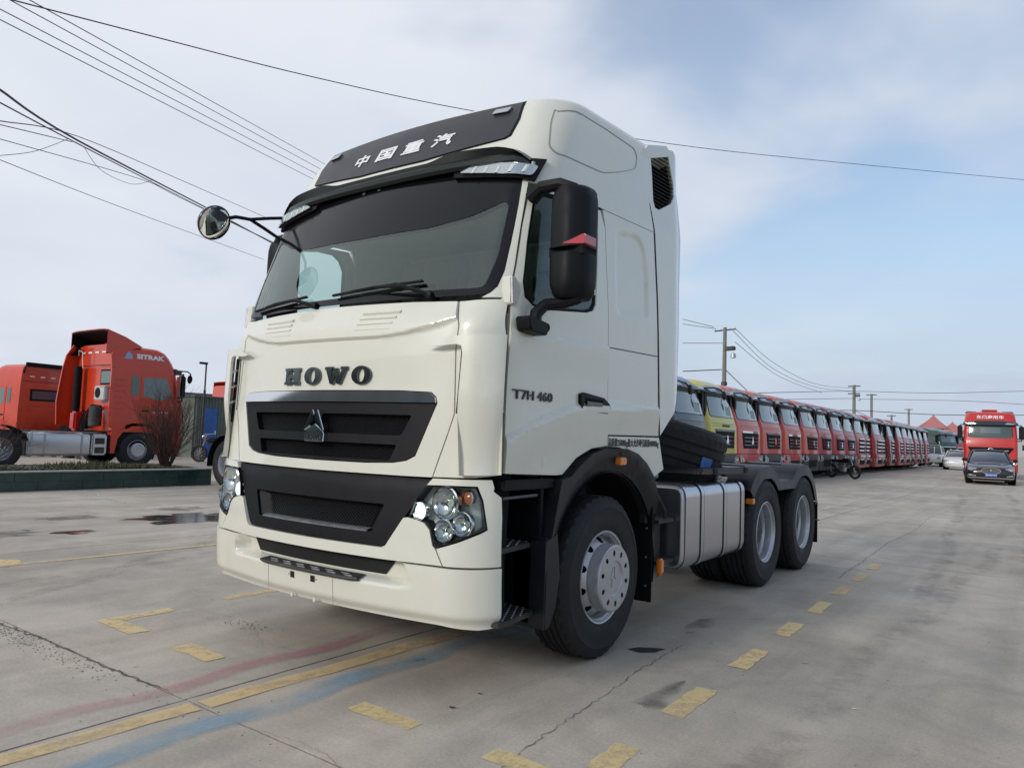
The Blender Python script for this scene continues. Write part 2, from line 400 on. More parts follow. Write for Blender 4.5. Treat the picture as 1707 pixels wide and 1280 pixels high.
# ------------------------------------------------------------------ wheels
def tyre_mesh(r=.525, w=.30, n=120, tread=True):
    k = r/.525
    side = [(.287, -.012), (.30, .0), (.315, .012), (.345, .019), (.40, .023), (.445, .021), (.452, .024), (.458, .020), (.485, .012), (.503, -.004), (.513, -.014)]
    rib = []; xs = -.02; gr = [-.072, -.122, -.172, -.222]
    rib.append((.524, -.020, 1))
    for g in gr: rib += [(.5265, g+.007, 0), (.512, g+.004, 0), (.512, g-.004, 0), (.5265, g-.007, 0)]
    rib.append((.524, -w+.020, 1))
    prof = [(a, b, 0) for a, b in side]+[(a, b*w/.3 if b < -.02 else b, c) for a, b, c in rib]+[(a, -w-b, 0) for a, b in side[::-1]]
    V = []; F = []; m = len(prof)
    for i in range(n):
        an = 2*PI*i/n; notch = tread and (i % 3 == 0)
        for j, (rr, h, c) in enumerate(prof):
            q = rr*k
            if notch and c: q -= .014
            if notch and (rr > .52) and not c and j % 4 in (1, 2): q -= .003
            V.append((h, q*math.cos(an), q*math.sin(an)))
    for i in range(n):
        i2 = (i+1) % n
        for j in range(m-1): F.append((i*m+j, i2*m+j, i2*m+j+1, i*m+j+1))
    return V, F
def polar(cx, cy, cz, h, sx=1):
    return lambda t, r, o=0.0: (cx+sx*(h(r)+o), cy+r*math.cos(t), cz+r*math.sin(t))
def holes_ring(n, rc, a, b, off=0, m=10):
    out = []
    for i in range(n):
        t0 = (i+.5)*2*PI/n+off
        out.append([(t0+a/rc*math.cos(2*PI*j/m), rc+b*math.sin(2*PI*j/m)) for j in range(m)])
    return out
tyreV, tyreF = tyre_mesh()
def full_disc(h, r0, r1, holes, name, m, parent, sx=1, th=.006, step=(PI/20, .04)):
    return panel(name, polar(0, 0, 0, h, sx), [(0, r0), (2*PI, r0), (2*PI, r1), (0, r1)], m, parent, holes=holes, th=th, step=step, bev=0)
def wheel_front(parent, x, y, sx=1, emblem=True, name='front_wheel'):
    W = bpy.data.objects.new(name, None); link(W, parent); W.location = (x, y, .525)
    if sx < 0: W.rotation_euler = (0, 0, PI)
    t = make('tyre', tyreV, tyreF, RUBBER, W, smooth=28)
    b = B(); b.lathe([(.286, -.02), (.292, .004), (.300, .008), (.302, .002), (.296, -.012)], (0, 0, 0))
    b.lathe([(.297, .006), (.287, .004), (.280, -.012), (.272, -.020), (.268, -.05), (.262, -.10)], (0, 0, 0)).obj('rim', SILVER, W)
    cone = lambda r: -.07+(.262-r)/(.262-.20)*.085 if r > .20 else .015
    full_disc(cone, .19, .264, holes_ring(10, .236, .026, .022), 'rim_disc', SILVER, W)
    B().lathe([(.27, -.085), (.05, -.085)], (0, 0, 0)).obj('brake_drum', BLACKM, W)
    b = B(); b.lathe([(.215, .0), (.218, .075), (.214, .092), (.206, .099)], (0, 0, 0)); b.obj('hub_ring', SILVER, W)
    hh = lambda r: .099 if r > .125 else .099-(.125-r)*.1 if r > .115 else .098
    full_disc(hh, .112, .207, holes_ring(10, .163, .016, .021, .1), 'hub_cover', SILVER, W, step=(PI/20, .05))
    B().lathe([(.212, .07), (.02, .07)], (0, 0, 0)).obj('hub_back', CHASSIS, W)
    c = B(); c.lathe([(.113, .096), (.108, .088), (.0005, .088)], (0, 0, 0)); c.obj('hub_cap', SILVER, W)
    if emblem:
        e = B(); sgn = 1
        for poly in ([(-.008, .075), (-.045, .0), (-.022, -.012), (-.004, .03)], [(.008, .075), (.045, .0), (.022, -.012), (.004, .03)], [(0, .012), (.028, -.02), (.028, -.055), (-.028, -.055), (-.028, -.02)]):
            e.prism(poly, .087, .094, 'x')
        e.obj('emblem', SILVER, W, bev=.0015)
    return W
def wheel_rear(parent, x, y, sx=1, name='rear_wheel', dual=True, lo=False):
    W = bpy.data.objects.new(name, None); link(W, parent); W.location = (x, y, .525)
    if sx < 0: W.rotation_euler = (0, 0, PI)
    make('tyre', tyreV, tyreF, RUBBER, W, smooth=28)
    B().lathe([(.297, .006), (.290, .010), (.284, .002), (.280, -.014), (.266, -.022), (.262, -.05), (.262, -.085), (.258, -.09), (.25, -.12), (.25, -.17)], (0, 0, 0)).obj('rim', SILVER, W)
    full_disc(lambda r: -.16-(.25-r)*.12, .13, .252, holes_ring(10, .215, .024, .02), 'rim_disc', SILVER, W)
    h = B(); h.lathe([(.14, -.19), (.138, -.11), (.125, -.10), (.118, -.07), (.05, -.06), (.001, -.055)], (0, 0, 0)); h.obj('hub', CHASSIS, W)
    nb = B()
    for i in range(10):
        a = 2*PI*i/10; nb.lathe([(.016, -.175), (.016, -.145), (.001, -.143)], (0, .165*math.cos(a), .165*math.sin(a)), n=6)
    nb.obj('wheel_nuts', STEEL, W)
    if dual:
        o = make('inner_tyre', [(p[0]-.34, p[1], p[2]) for p in tyreV], tyreF, RUBBER, W, smooth=28)
    return W
# ------------------------------------------------------------------ the white tractor unit
T = thing('tractor_truck', 'large cream white tractor truck with black grille, nearest and biggest in the yard', 'truck')
CAB = Surf([(0.20,-1.34,1.18,.27,.095),(0.45,-1.38,1.19,.27,.095),(0.70,-1.395,1.19,.27,.095),(1.15,-1.365,1.19,.27,.095),(1.60,-1.342,1.19,.27,.095),(1.95,-1.325,1.19,.27,.095),(2.12,-1.26,1.19,.24,.11),(2.5,-1.12,1.185,.22,.11),(2.95,-.945,1.18,.22,.095),(3.14,-.85,1.165,.25,.08),(3.42,-.685,1.13,.28,.075),(3.455,-.64,1.095,.29,.07),(3.478,-.55,1.02,.28,.06),(3.49,-.42,.88,.28,.05),(3.495,-.2,.6,.26,.04)], lift=(.06, -.7, 2.9))
SY = lambda y, z: CAB.usy(y+.05, z)
P = CAB.P; SL, SR = CAB.side(1), CAB.side(-1)
def mir(pts): return [(-x, y) for x, y in pts[::-1]]
def sym(half): return half+mir(half)          # half: right side outline from bottom centre to top centre
# hood / front panel with its contour step
gril = [(0, 1.195), (.40, 1.198), (.60, 1.208), (.68, 1.222), (.735, 1.25), (.846, 1.535), (.838, 1.565), (.805, 1.594), (.60, 1.602), (0, 1.604)]
grill_loop = gril[:-1]+[(0, 1.604)]+mir(gril[1:-1])
hood_half = [(0, 1.140), (.70, 1.143), (.846, 1.145), (.877, 1.25), (.950, 1.48), (.930, 1.83), (.937, 1.95), (.886, 2.09), (.6, 2.10), (0, 2.106)]
hood_loop = hood_half[:-1]+[(0, 2.106)]+mir(hood_half[1:-1])
stepc = lambda s: 1.90 + (.0 if abs(s) < .35 else .135*((abs(s)-.35)/.70)**2)
def hood_relief(s, z):
    d = z-stepc(s); r = .018*sm(-.010, .006, d)-.018*sm(.0, .2, d)
    rim = 0
    return r + .012*sm(.16, .0, abs(z-1.14))*0
panel('hood', P, hood_loop, WHITE, T, holes=[grill_loop], off=0, th=.03, step=(.04, .009), relief=hood_relief)
# louvres on the hood
for sg in (1, -1):
    for i in range(4):
        z = 2.055-i*.033; a0, a1 = .275-.008*i+.0, .545-.014*i
        if sg < 0: a0, a1 = .275-.008*i+.09, .545-.014*i+.12
        b = B()
        v = []
        for u in (a0, (a0+a1)/2, a1):
            for (dz, o) in ((0, .002), (-.007, .018), (-.012, .018), (-.024, .002)): v.append(P(sg*u, z+dz, o))
        f = [(i_*4+j, i_*4+4+j, i_*4+5+j, i_*4+1+j) for i_ in (0, 1) for j in range(3)]+[(0, 1, 2, 3), (8, 11, 10, 9)]
        if sg < 0: pass
        b.add(v, f if sg < 0 else [q[::-1] for q in f]); b.obj('louvre', WHITE, T, smooth=20)
# black backing behind all the gaps
def inner_shell(): 
    V = []; F = []; zs = [.46, .7, 1.15, 1.6, 1.95, 2.06]; n = 0
    for z in zs:
        yf, w, r, b = CAB.at(z); ul = [-(w-r)-r*PI/2-.05+(2*(w-r)+r*PI+.1)*k/30 for k in range(31)]
        V += [P(u, z, -.075) for u in ul]
    for i in range(len(zs)-1):
        for j in range(30): F.append((i*31+j, i*31+j+1, (i+1)*31+j+1, (i+1)*31+j))
    make('front_structure', V, F, BLACKM, T)
inner_shell()
# chrome strip, grille frame, meshes, badge
panel('chrome_strip', P, [(-.841, 1.536), (.841, 1.536), (.835, 1.563), (.802, 1.590), (.58, 1.598), (-.58, 1.598), (-.802, 1.590), (-.835, 1.563)], CHROME, T, off=.012, th=.03, step=(.04, .03), bev=.008)
gf = [(0, 1.200), (.40, 1.203), (.60, 1.213), (.676, 1.227), (.73, 1.254), (.837, 1.532)]
op1 = round_poly([(-.63, 1.355), (.63, 1.355), (.69, 1.468), (-.69, 1.468)], .02)
op2 = round_poly([(-.565, 1.218), (.565, 1.218), (.605, 1.305), (-.605, 1.305)], .015)
panel('grille_frame', P, gf+mir(gf[1:]), BLACK, T, holes=[op1, op2], off=-.004, th=.05, step=.04)
for op in (op1, op2): mesh_grid('grille_mesh', P, [(-op[0][0], op[0][1])] and [(p[0], p[1]) for p in op],   .0145, .0045, WIREM, T, -.045)
def badge():
    e = B()
    F2 = lambda x, z, o: P(x-.005, z, o)
    def pr(poly, o0, o1):
        n = len(poly); ar = sum(poly[i][0]*poly[(i+1) % n][1]-poly[(i+1) % n][0]*poly[i][1] for i in range(n))
        if ar < 0: poly = poly[::-1]
        e.add([F2(p[0], p[1], o0) for p in poly]+[F2(p[0], p[1], o1) for p in poly], [(i, (i+1) % n, n+(i+1) % n, n+i) for i in range(n)]+[tuple(range(n, 2*n))])
    pr([(-.004, 1.462), (-.022, 1.494), (-.088, 1.372), (-.082, 1.360), (-.040, 1.388)][::-1], -.01, .03)
    pr([(.004, 1.462), (.022, 1.494), (.088, 1.372), (.082, 1.360), (.040, 1.388)], -.01, .03)
    pr([(0, 1.408), (.062, 1.372), (.084, 1.352), (.084, 1.300), (-.084, 1.300), (-.084, 1.352), (-.062, 1.372)], -.01, .022)
    o = e.obj('badge', CHROME, T, bev=.004)
    d = B()
    text_panel('badge_lettering', 'HOWO', F2, -.072, 1.310, .144, .036, BLACK, o, off=.021, th=.001, bold=.02)
    e = B(); pr2 = [[(-.010, 1.458), (-.020, 1.480), (-.076, 1.374), (-.042, 1.392), (-.006, 1.424)], [(.010, 1.458), (.020, 1.480), (.076, 1.374), (.042, 1.392), (.006, 1.424)]]
    for q in pr2: pr(q, .028, .032)
    e.obj('badge_inlay', DCHROME, o)
badge()
def letters():
    def arcring(cx, rx, rz, ix, iz, cz): 
        n = 28
        return [(cx+rx*math.cos(2*PI*i/n), cz+rz*math.sin(2*PI*i/n)) for i in range(n)], [(cx+ix*math.cos(2*PI*i/n), cz+iz*math.sin(2*PI*i/n)) for i in range(n)]
    z0, z1 = 1.636, 1.738; s = .018
    def H(x, w):
        q = .045; g = .010
        return [(x, z0), (x+q+2*g, z0), (x+q+2*g, z0+s), (x+q+g, z0+s), (x+q+g, z0+.040), (x+w-q-g, z0+.040), (x+w-q-g, z0+s), (x+w-q-2*g, z0+s), (x+w-q-2*g, z0), (x+w, z0), (x+w, z0+s), (x+w-g, z0+s), (x+w-g, z1-s), (x+w, z1-s), (x+w, z1), (x+w-q-2*g, z1), (x+w-q-2*g, z1-s), (x+w-q-g, z1-s), (x+w-q-g, z0+.062), (x+q+g, z0+.062), (x+q+g, z1-s), (x+q+2*g, z1-s), (x+q+2*g, z1), (x, z1), (x, z1-s), (x+g, z1-s), (x+g, z0+s), (x, z0+s)]
    panel('letter', P, H(-.345, .148), DCHROME, T, off=.018, th=.017, step=.2, bev=.0015)
    for cx in (-.077, .328):
        o, i = arcring(cx, .072, .053, .027, .040, (z0+z1)/2)
        panel('letter', P, o, DCHROME, T, holes=[i], off=.018, th=.017, step=.2, bev=.003)
    x = .035; w = .185
    Wp = [(x, z1), (x, z1-s), (x+.010, z1-s), (x+.050, z0), (x+.078, z0), (x+w/2, z0+.045), (x+w-.078, z0), (x+w-.050, z0), (x+w-.010, z1-s), (x+w, z1-s), (x+w, z1), (x+w-.055, z1), (x+w-.055, z1-s), (x+w-.045, z1-s), (x+w-.060, z0+.045), (x+w/2+.012, z1-.008), (x+w/2-.02, z1-.008), (x+.067, z0+.045), (x+.055, z1-s), (x+.064, z1-s), (x+.064, z1)]
    panel('letter', P, Wp[::-1], DCHROME, T, off=.018, th=.017, step=.3, bev=.002)
letters()
# corner panels, wind deflector wings
for sg in (1, -1):
    fm = (lambda sg: lambda u, z, o=0.0: P(sg*u, z, o))(sg)
    sd = (lambda sg: CAB.side(sg))(sg)
    e1 = 0
    panel('corner_panel', fm, [(.854, 1.147), (1.09, 1.154), (SY(-1.155, 1.17), 1.172), (SY(-1.155, 1.6), 1.6), (SY(-1.145, 1.9), 1.9), (SY(-1.12, 2.09), 2.10), (.894, 2.09), (.945, 1.95), (.938, 1.83), (.958, 1.48), (.885, 1.25)], WHITE, T, off=0, th=.03, step=(.025, .03))
    # wing: a shell standing proud of the corner
    def wing_rel(u, z):
        return .012*sm(.98, 1.08, u)-.010*sm(1.16, 1.22, u)-.050*sm(1.60, 1.22, z)
    wing = [(1.02, 1.165), (SY(-1.175, 1.2), 1.175), (SY(-1.172, 1.6), 1.6), (SY(-1.162, 1.86), 1.872), (1.19, 1.898), (1.03, 1.893), (.92, 1.882), (.85, 1.862), (.775, 1.840), (.84, 1.833), (.965, 1.842), (.992, 1.835), (1.0, 1.80), (.992, 1.47)]
    w = panel('wind_deflector', fm, wing, WHITE, T, off=.056, th=.014, step=(.025, .03), relief=wing_rel, bev=.006)
    for i in range(3):
        z = 1.53+i*.105
        b = B(); v = []
        for u in (1.01, 1.05):
            for (dz, o) in ((.02, -.004), (.006, -.004), (-.014, .046), (.0, .046)): v.append(fm(u, z+dz, o))
        b.add(v, [(0, 4, 5, 1), (1, 5, 6, 2), (2, 6, 7, 3), (3, 7, 4, 0), (0, 1, 2, 3), (7, 6, 5, 4)]); b.obj('deflector_slat', WHITE, w)
    panel('deflector_cavity_shade', fm, [(1.0, 1.40), (1.17, 1.40), (1.17, 1.84), (1.0, 1.83)], GAP, w, off=.010, th=.002, step=.1, bev=0)  # dark sheet over the white corner, painting the shade inside the wing
    panel('deflector_groove', fm, [(.962, 1.485), (.972, 1.478), (.982, 1.825), (.970, 1.825)], GAP, T, off=.0012, th=.002, step=.1, bev=0)
    for z in (1.50, 1.63, 1.755):
        b = B(); c = Vector(CAB.door(sg)(-1.118, z, .034)); b.lathe([(.006, -.004), (.0055, .004), (.001, .005)], c, 'x', 8, sg); b.obj('screw', STEEL, T)
# windscreen
wsR = [(0, 2.122), (.60, 2.122), (1.01, 2.125), (1.057, 2.135), (1.087, 2.172), (1.102, 2.265), (1.094, 2.443), (1.078, 2.666), (1.063, 2.83), (1.045, 2.93), (0, 2.95)]
gl = wsR[:-1]+[(0, 2.95)]+mir(wsR[1:-1])
inn = round_poly([(-1.02, 2.165), (1.02, 2.165), (1.05, 2.35), (1.03, 2.66), (1.0, 2.695), (.80, 2.615), (.55, 2.572), (.0, 2.562), (-.55, 2.572), (-.80, 2.615), (-1.0, 2.695), (-1.03, 2.66), (-1.05, 2.35)], .04)
panel('windscreen_band', P, gl, mat('frit_and_visor_reflection', (.006, .006, .007), .12, spec=.3), T, holes=[inn], off=.003, th=.003, step=.06, bev=0)  # printed border, its deep top also painting the visor's dark reflection over the blind
panel('windscreen', P, [(p[0], p[1]) for p in gl], WGL, T, off=0.0, th=.002, step=.05, bev=0)
# door pillar skins between windscreen and doors
for sg in (1, -1):
    fm = (lambda sg: lambda u, z, o=0.0: P(sg*u, z, o))(sg)
    edge = [(2.11, -1.103), (2.219, -1.082), (2.307, -1.056), (2.559, -.983), (2.766, -.921), (2.80, -.91)]
    right = [(SY(y, z), z) for z, y in edge]
    left = [(p[0]+.006, p[1]) for p in wsR[2:9]]
    panel('windscreen_pillar', fm, [(1.02, 2.108)]+right+[(1.078, 2.90), (1.047, 2.945)]+left[::-1][:-1], WHITE, T, off=.0, th=.03, step=(.03, .05))
# roof shell: rises from above the windscreen, wraps round both sides
def z0f(y): return 2.952 if y < -.93 else 2.952-(2.952-2.805)*sm(-.93, -.84, y) + .045*max(0, y+.84)
roof = wrap('roof', CAB, z0f, 3.495, .60, WHITE, T, nz=18)
# recess panel on the roof side, seams
for sg in (1, -1):
    rp = round_poly([(-.66, 3.27), (-.765, 3.17), (-.80, 3.02), (-.73, 2.99), (-.16, 3.055), (.06, 3.10), (.33, 3.19), (.385, 3.30), (.33, 3.36), (-.20, 3.33), (-.44, 3.305)], .06, 3)
    rp = round_poly([(1.115, 3.33), (1.095, 3.345), (1.108, 3.235), (1.157, 3.058), (1.214, 3.02), (1.734, 3.052), (1.913, 3.11), (2.131, 3.194), (2.106, 3.291), (2.03, 3.343), (1.6, 3.362), (1.22, 3.362)], .035, 3)
    inner = [(1.6+(p[0]-1.6)*.984, 3.19+(p[1]-3.19)*.95) for p in rp]
    panel('roof_side_seam', (lambda sg: lambda u, z, o=0.0: P(sg*u, z, o))(sg), rp, mat('seam_shadow', (.30, .30, .26), .6), T, holes=[inner], off=.0016, th=.001, step=.03, bev=0)
# front roof panel: gloss black board with lettering and two marker lamps
rb = [(-.85, 3.145), (-.28, 3.09), (.28, 3.09), (.85, 3.145), (.883, 3.163), (.897, 3.28), (.868, 3.422), (.5, 3.418), (-.5, 3.418), (-.868, 3.422), (-.897, 3.28), (-.883, 3.163)]
ro = [(p[0]*1.012, 3.26+(p[1]-3.26)*1.05) for p in rb]
panel('sign_board_seal', P, ro, GAP, T, off=.003, th=.01, step=.06, bev=0)
sb = panel('sign_board', P, rb, mat('sign_board_black', (.030, .030, .036), .40, spec=.4, var=.08, vs=3), T, off=.010, th=.012, step=.05)
for ch, s0, w in (('中', -.415, .13), ('国', -.190, .16), ('重', .055, .16), ('汽', .300, .16)):
    text_panel('roof_lettering', ch, lambda u, z, o: P(u+(z-3.2)*.15, z, o), s0, 3.180, w, .095, WPRINT, sb, off=.011, th=.002, bold=.028)
for s0 in (-.825, .695):
    panel('marker_lamp', P, round_poly([(s0, 3.350), (s0+.115, 3.350), (s0+.125, 3.385), (s0+.01, 3.385)], .01), LAMPW, T, off=.028, th=.02, step=.1, bev=.003)
# sun visor: curved shell with two clear lamps
def visor():
    V = []; F = []; n = 44
    for i in range(n+1):
        t = -1+2*i/n; a = abs(t)
        x = 1.10*math.sin(t*PI/2*.985)/math.sin(PI/2*.985) if False else 1.105*t
        bow = .13*a**3.0
        yt = -.905+bow*.75; yr = -.985+bow
        zt = 3.028-.03*a**4 + .035*sm(.35, .55, a)*(1-sm(.8, 1.0, a)); 
        prof = [(yt, zt), (yt-.06, zt-.012), (yr+.02, 2.995), (yr, 2.975), (yr-.006, 2.945), (yr+.004, 2.925), (yr+.03, 2.930), (yr+.05, 2.955), (yt+.0, 3.0)]
        for y, z in prof: V.append((x, y, z-.10*max(0, a-.93)/.07*.5))
    m = len(prof)
    for i in range(n):
        for j in range(m-1): F.append((i*m+j, i*m+j+1, (i+1)*m+j+1, (i+1)*m+j))
    F = [q[::-1] for q in F]
    F += [tuple(range(m)), tuple(n*m+j for j in range(m-1, -1, -1))]
    return make('sun_visor', V, F, VISOR, T, smooth=25)
vz = visor()
def visor_y(x): a = abs(x)/1.105; return -.985+.13*a**3
for i, x in enumerate((-.82, -.28, .28, .82)):
    b = B(); y = visor_y(x); mtx = Matrix.Translation((x, y+.045, 3.020)) @ Matrix.Rotation(R_(20), 4, 'X')
    b.lathe([(.016, 0), (.016, .006), (.001, .006)], (0, 0, 0), 'z', 12); b.v = [tuple(mtx @ Vector(p)) for p in b.v]; b.obj('visor_bolt', GAP, vz)
# two brackets and bars under the visor
b = B()
for x0, x1 in ((-.62, -.18), (.02, .45)):
    b.tube([(x0, visor_y(x0)+.05, 2.905), ((x0+x1)/2, visor_y((x0+x1)/2)+.05, 2.90), (x1, visor_y(x1)+.05, 2.905)], .014, 6)
for x in (-.14, .0): b.box(x-.012, x+.012, visor_y(x)+.02, visor_y(x)+.16, 2.90, 2.95)
b.obj('visor_bracket', BGLOSS, T)
for sg in (1, -1):
    fm = (lambda sg: lambda u, z, o=0.0: P(sg*u, z, o))(sg)
    lp = round_poly([(.665, 2.905), (.92, 2.868), (1.115, 2.835), (1.135, 2.90), (.90, 2.945), (.75, 2.945)], .02)
    l = panel('roof_lamp', fm, lp, LAMPC, T, off=.05, th=.05, step=.04, bev=.006)
    panel('lamp_lens', fm, lp, CLEAR, l, off=.058, th=.01, step=.04, bev=.004)
    for u in (.76, .84, .92, 1.0, 1.07):
        zc = 2.94-.10*(u-.7); b = B(); v = [fm(u+du, zc+dz, o) for du, dz, o in ((-.010, -.045, .052), (.010, -.045, .052), (.022, .0, .052), (.002, .0, .052), (0, -.045, .057), (.012, .0, .057))]
        b.add(v, [(0, 4, 5, 3), (4, 1, 2, 5)]); b.obj('lamp_rib', WPRINT, l)
    lb = [(.60, 2.955), (.62, 2.885), (.92, 2.852), (1.14, 2.815), (1.17, 2.96)]
    panel('visor_end', fm, lb, BLACK, T, off=.03, th=.05, step=.05, bev=.006)
# dark blind inside the top of the windscreen
panel('windscreen_blind', P, [(-1.03, 2.70), (-.78, 2.605), (-.55, 2.565), (.30, 2.56), (.60, 2.575), (.80, 2.61), (1.04, 2.71), (1.04, 2.93), (-1.03, 2.93)], mat('dark_blind', (.01, .01, .011), .9), T, off=-.05, th=.004, step=.06, bev=0, back=True)
# wipers
def wiper(s0, s1, sp, zp, z0, z1):
    b = B(); pts = []
    for i in range(9):
        u = s0+(s1-s0)*i/8; pts.append(P(u, z0+(z1-z0)*i/8+.018*math.sin(PI*i/8)*0, .030))
    b.tube(pts, .009, 5); b.tube([P(s0+(s1-s0)*i/4, z0+(z1-z0)*i/4, .018) for i in range(5)], .006, 4)
    mid = P((s0+s1)/2, (z0+z1)/2+.004, .042); b.tube([P(sp, zp, .02), P(sp*.6+(s0+s1)/2*.4, zp*.5+(z0+z1)/4+.02, .06), mid], [.014, .011, .007], 6)
    b.tube([P(s0+(s1-s0)*.25, z0+(z1-z0)*.25+.004, .034), mid, P(s0+(s1-s0)*.75, z0+(z1-z0)*.75+.004, .034)], .007, 5)
    b.lathe([(.022, -.01), (.022, .03), (.001, .034)], Vector(P(sp, zp, 0)), 'y', 12, -1)
    b.obj('wiper', BLACK, T)
wiper(-.03, .635, .70, 2.137, 2.180, 2.220); wiper(-.93, -.30, -.20, 2.132, 2.160, 2.196); 
# bumper, upper part
ub = [(0, .700), (.58, .700), (.96, .703), (.912, .783), (.895, .80), (.870, .876), (.835, .908), (.79, .922), (.732, .930), (.705, .925), (.607, .773), (.58, .760), (0, .758)]
panel('upper_bumper', P, ub+mir(ub[1:-1]), WHITE, T, off=.012, th=.05, step=(.04, .04), bev=.006)
hlR = [(.738, .933), (.762, 1.01), (.79, 1.055), (.822, 1.098), (.98, 1.104), (1.103, 1.106), (1.138, 1.04), (1.157, .96), (1.172, .900), (1.145, .884), (1.032, .832), (.918, .792), (.902, .798), (.877, .880), (.841, .915)]
for sg in (1, -1):
    fm = (lambda sg: lambda u, z, o=0.0: P(sg*u, z, o))(sg)
    end = lambda z: SY(-1.155, z)
    bc = [(.966, .703), (end(.7), .706), (end(.95), .95), (end(1.05)-.005, 1.055), (end(1.08)-.05, 1.088), (1.195, 1.104), (1.18, 1.146), (.86, 1.140), (.827, 1.104), (.98, 1.110), (1.110, 1.112), (1.144, 1.04), (1.163, .96), (1.180, .893), (1.150, .876), (1.032, .824), (.919, .784)]
    panel('bumper_corner', fm, bc, WHITE, T, off=.010, th=.05, step=(.03, .04), bev=.006)
    # headlight
    h = panel('headlight', fm, hlR, BLACK, T, off=.014, th=.12, holes=[[((p[0]-.98)*.978+.98, (p[1]-.97)*.968+.97) for p in hlR]], step=.04, bev=.003)
    inner = [((p[0]-.98)*.975+.98, (p[1]-.97)*.965+.97) for p in hlR]
    panel('reflector_housing', fm, inner, LENSD, h, off=-.055, th=.01, step=.05, bev=0)
    panel('headlight_lens', fm, inner, CLEAR, h, off=.013, th=.01, step=.03, bev=.003)
    for u, z, r, mt in ((.940, 1.018, .080, LAMPW), (.948, .876, .056, LAMPW), (1.060, .915, .060, LAMPW), (1.075, 1.050, .036, AMBERD), (.792, .966, .046, LED)):
        c = Vector(fm(u, z, -.03)); b = B()
        b.lathe([(r*1.12, .0), (r*1.12, .026), (r*1.02, .030), (r*.97, .02), (r*.8, .004), (r*.5, -.012), (r*.3, -.015)], c, 'y', 26, -1)
        bo = b.obj('lamp_bowl', LAMPC, h)
        b = B(); b.lathe([(r*.95, .012), (r*.8, .02), (r*.4, .028), (r*.001, .03)] if mt in (AMBERD, LED) else [(r*.55, -.012), (r*.5, .004), (r*.3, .016), (r*.001, .02)], c, 'y', 20, -1); b.obj('lamp', mt if mt in (AMBERD, LED) else CLEAR, h)
    b = B(); v = [fm(.875, 1.09, -.03), fm(.885, 1.09, -.01), fm(.90, .93, -.01), fm(.89, .93, -.03)]; b.add(v, [(0, 1, 2, 3)]); b.obj('reflector_fin', CHROME, h)
# black centre panel between the headlights
bp = [(-.578, .766), (.578, .766), (.60, .783), (.70, .925), (.775, 1.035), (.85, 1.133), (-.85, 1.133), (-.775, 1.035), (-.70, .925), (-.60, .783)]
oph = round_poly([(-.495, .832), (.495, .832), (.565, .985), (-.565, .985)], .015)
cp = panel('bumper_centre', P, bp, BLACK, T, holes=[oph], off=-.002, th=.06, step=.05, bev=.008, relief=lambda s, z: -.016*sm(1.09, 1.133, z))
mesh_grid('bumper_mesh', P, [(-.44, .838), (.44, .838), (.50, .98), (-.50, .98)], .016, .005, WIREM, T, -.055)
for sg in (1, -1):
    fm = (lambda sg: lambda u, z, o=0.0: P(sg*u, z, o))(sg)
    b = B(); v = [fm(.495, .832, -.02), fm(.565, .985, -.02), fm(.50, .985, -.065), fm(.43, .832, -.065)]; b.add(v, [(0, 1, 2, 3) if sg > 0 else (3, 2, 1, 0)]); b.obj('opening_cheek', BLACK, cp)
b = B(); v = []
for u in [-.46+.92*i/12 for i in range(13)]:
    for o, z in ((-.055, .846), (-.015, .842), (.0, .832), (-.01, .826)): v.append(P(u, z, o))
b.add(v, [(i*4+j, i*4+j+1, i*4+5+j, i*4+4+j) for i in range(12) for j in range(3)]).obj('opening_sill', STEEL, T)
# lower bumper with recessed ledge
def lb_rel(s, z):
    k = sm(.76, .69, abs(s)-(.62-z)*.3); return -.085*k*sm(.565, .60, z) - .03*sm(.46, .40, z)
lb = [(-1.0, .693), (1.0, .693), (SY(-1.155, .7), .697), (SY(-1.145, .5), .50), (SY(-1.145, .45), .43), (SY(-1.16, .40), .392), (1.15, .385), (.95, .395), (0, .402), (-.95, .395), (-1.15, .385), (-SY(-1.16, .40), .392), (-SY(-1.145, .45), .43), (-SY(-1.145, .5), .50), (-SY(-1.155, .7), .697)]
lbo = panel('lower_bumper', P, lb, WHITE, T, off=.016, th=.12, step=(.03, .0122), relief=lb_rel, bev=.007, smooth=50)
panel('bumper_intake', P, [(-.56, .606), (.56, .606), (.63, .689), (-.63, .689)], GAP, T, off=-.062, th=.004, step=.1, bev=0)
for x in (-.335, .245): panel('bumper_seam', P, [(x, .405), (x+.003, .405), (x+.003, .56), (x, .56)], mat('seam_shadow', (.23, .23, .20), .6), T, off=.0172, th=.001, step=.1, bev=0)
for x in (-.094, .085):
    panel('plate_slot', P, [(x-.018, .512), (x+.018, .512), (x+.018, .548), (x-.018, .548)], GAP, T, off=.0180, th=.002, step=.1, bev=0)
    sg = 1 if x > 0 else -1; b = B(); b.lathe([(.005, .016), (.005, .02), (.001, .021)], Vector(P(x+sg*.03, .53, 0)), 'y', 8, -1); b.obj('screw', STEEL, T)
for x in (-.10, .10):
    b = B(); b.lathe([(.012, .012), (.012, .022), (.004, .024), (.004, .02), (.001, .02)], Vector(P(x, .413, 0)), 'y', 12, -1); b.obj('plate_bolt', WHITE, T)
b = B(); v = []
for i in range(15):
    u = -.40+.84*i/14; o1 = P(u, .58, -.04); o2 = P(u, .58, .045)
    if i in (0, 14): o2 = P(u, .58, .03)
    v += [(o1[0], o1[1], .594), (o2[0], o2[1], .586), (o2[0], o2[1]-.004, .576), (o2[0], o2[1]+.008, .566), (o1[0], o1[1], .574)]
b.add(v, [(i*5+j, i*5+j+1, i*5+6+j, i*5+5+j) for i in range(14) for j in range(4)]); stp = b.obj('bumper_step', CHASSIS, T)
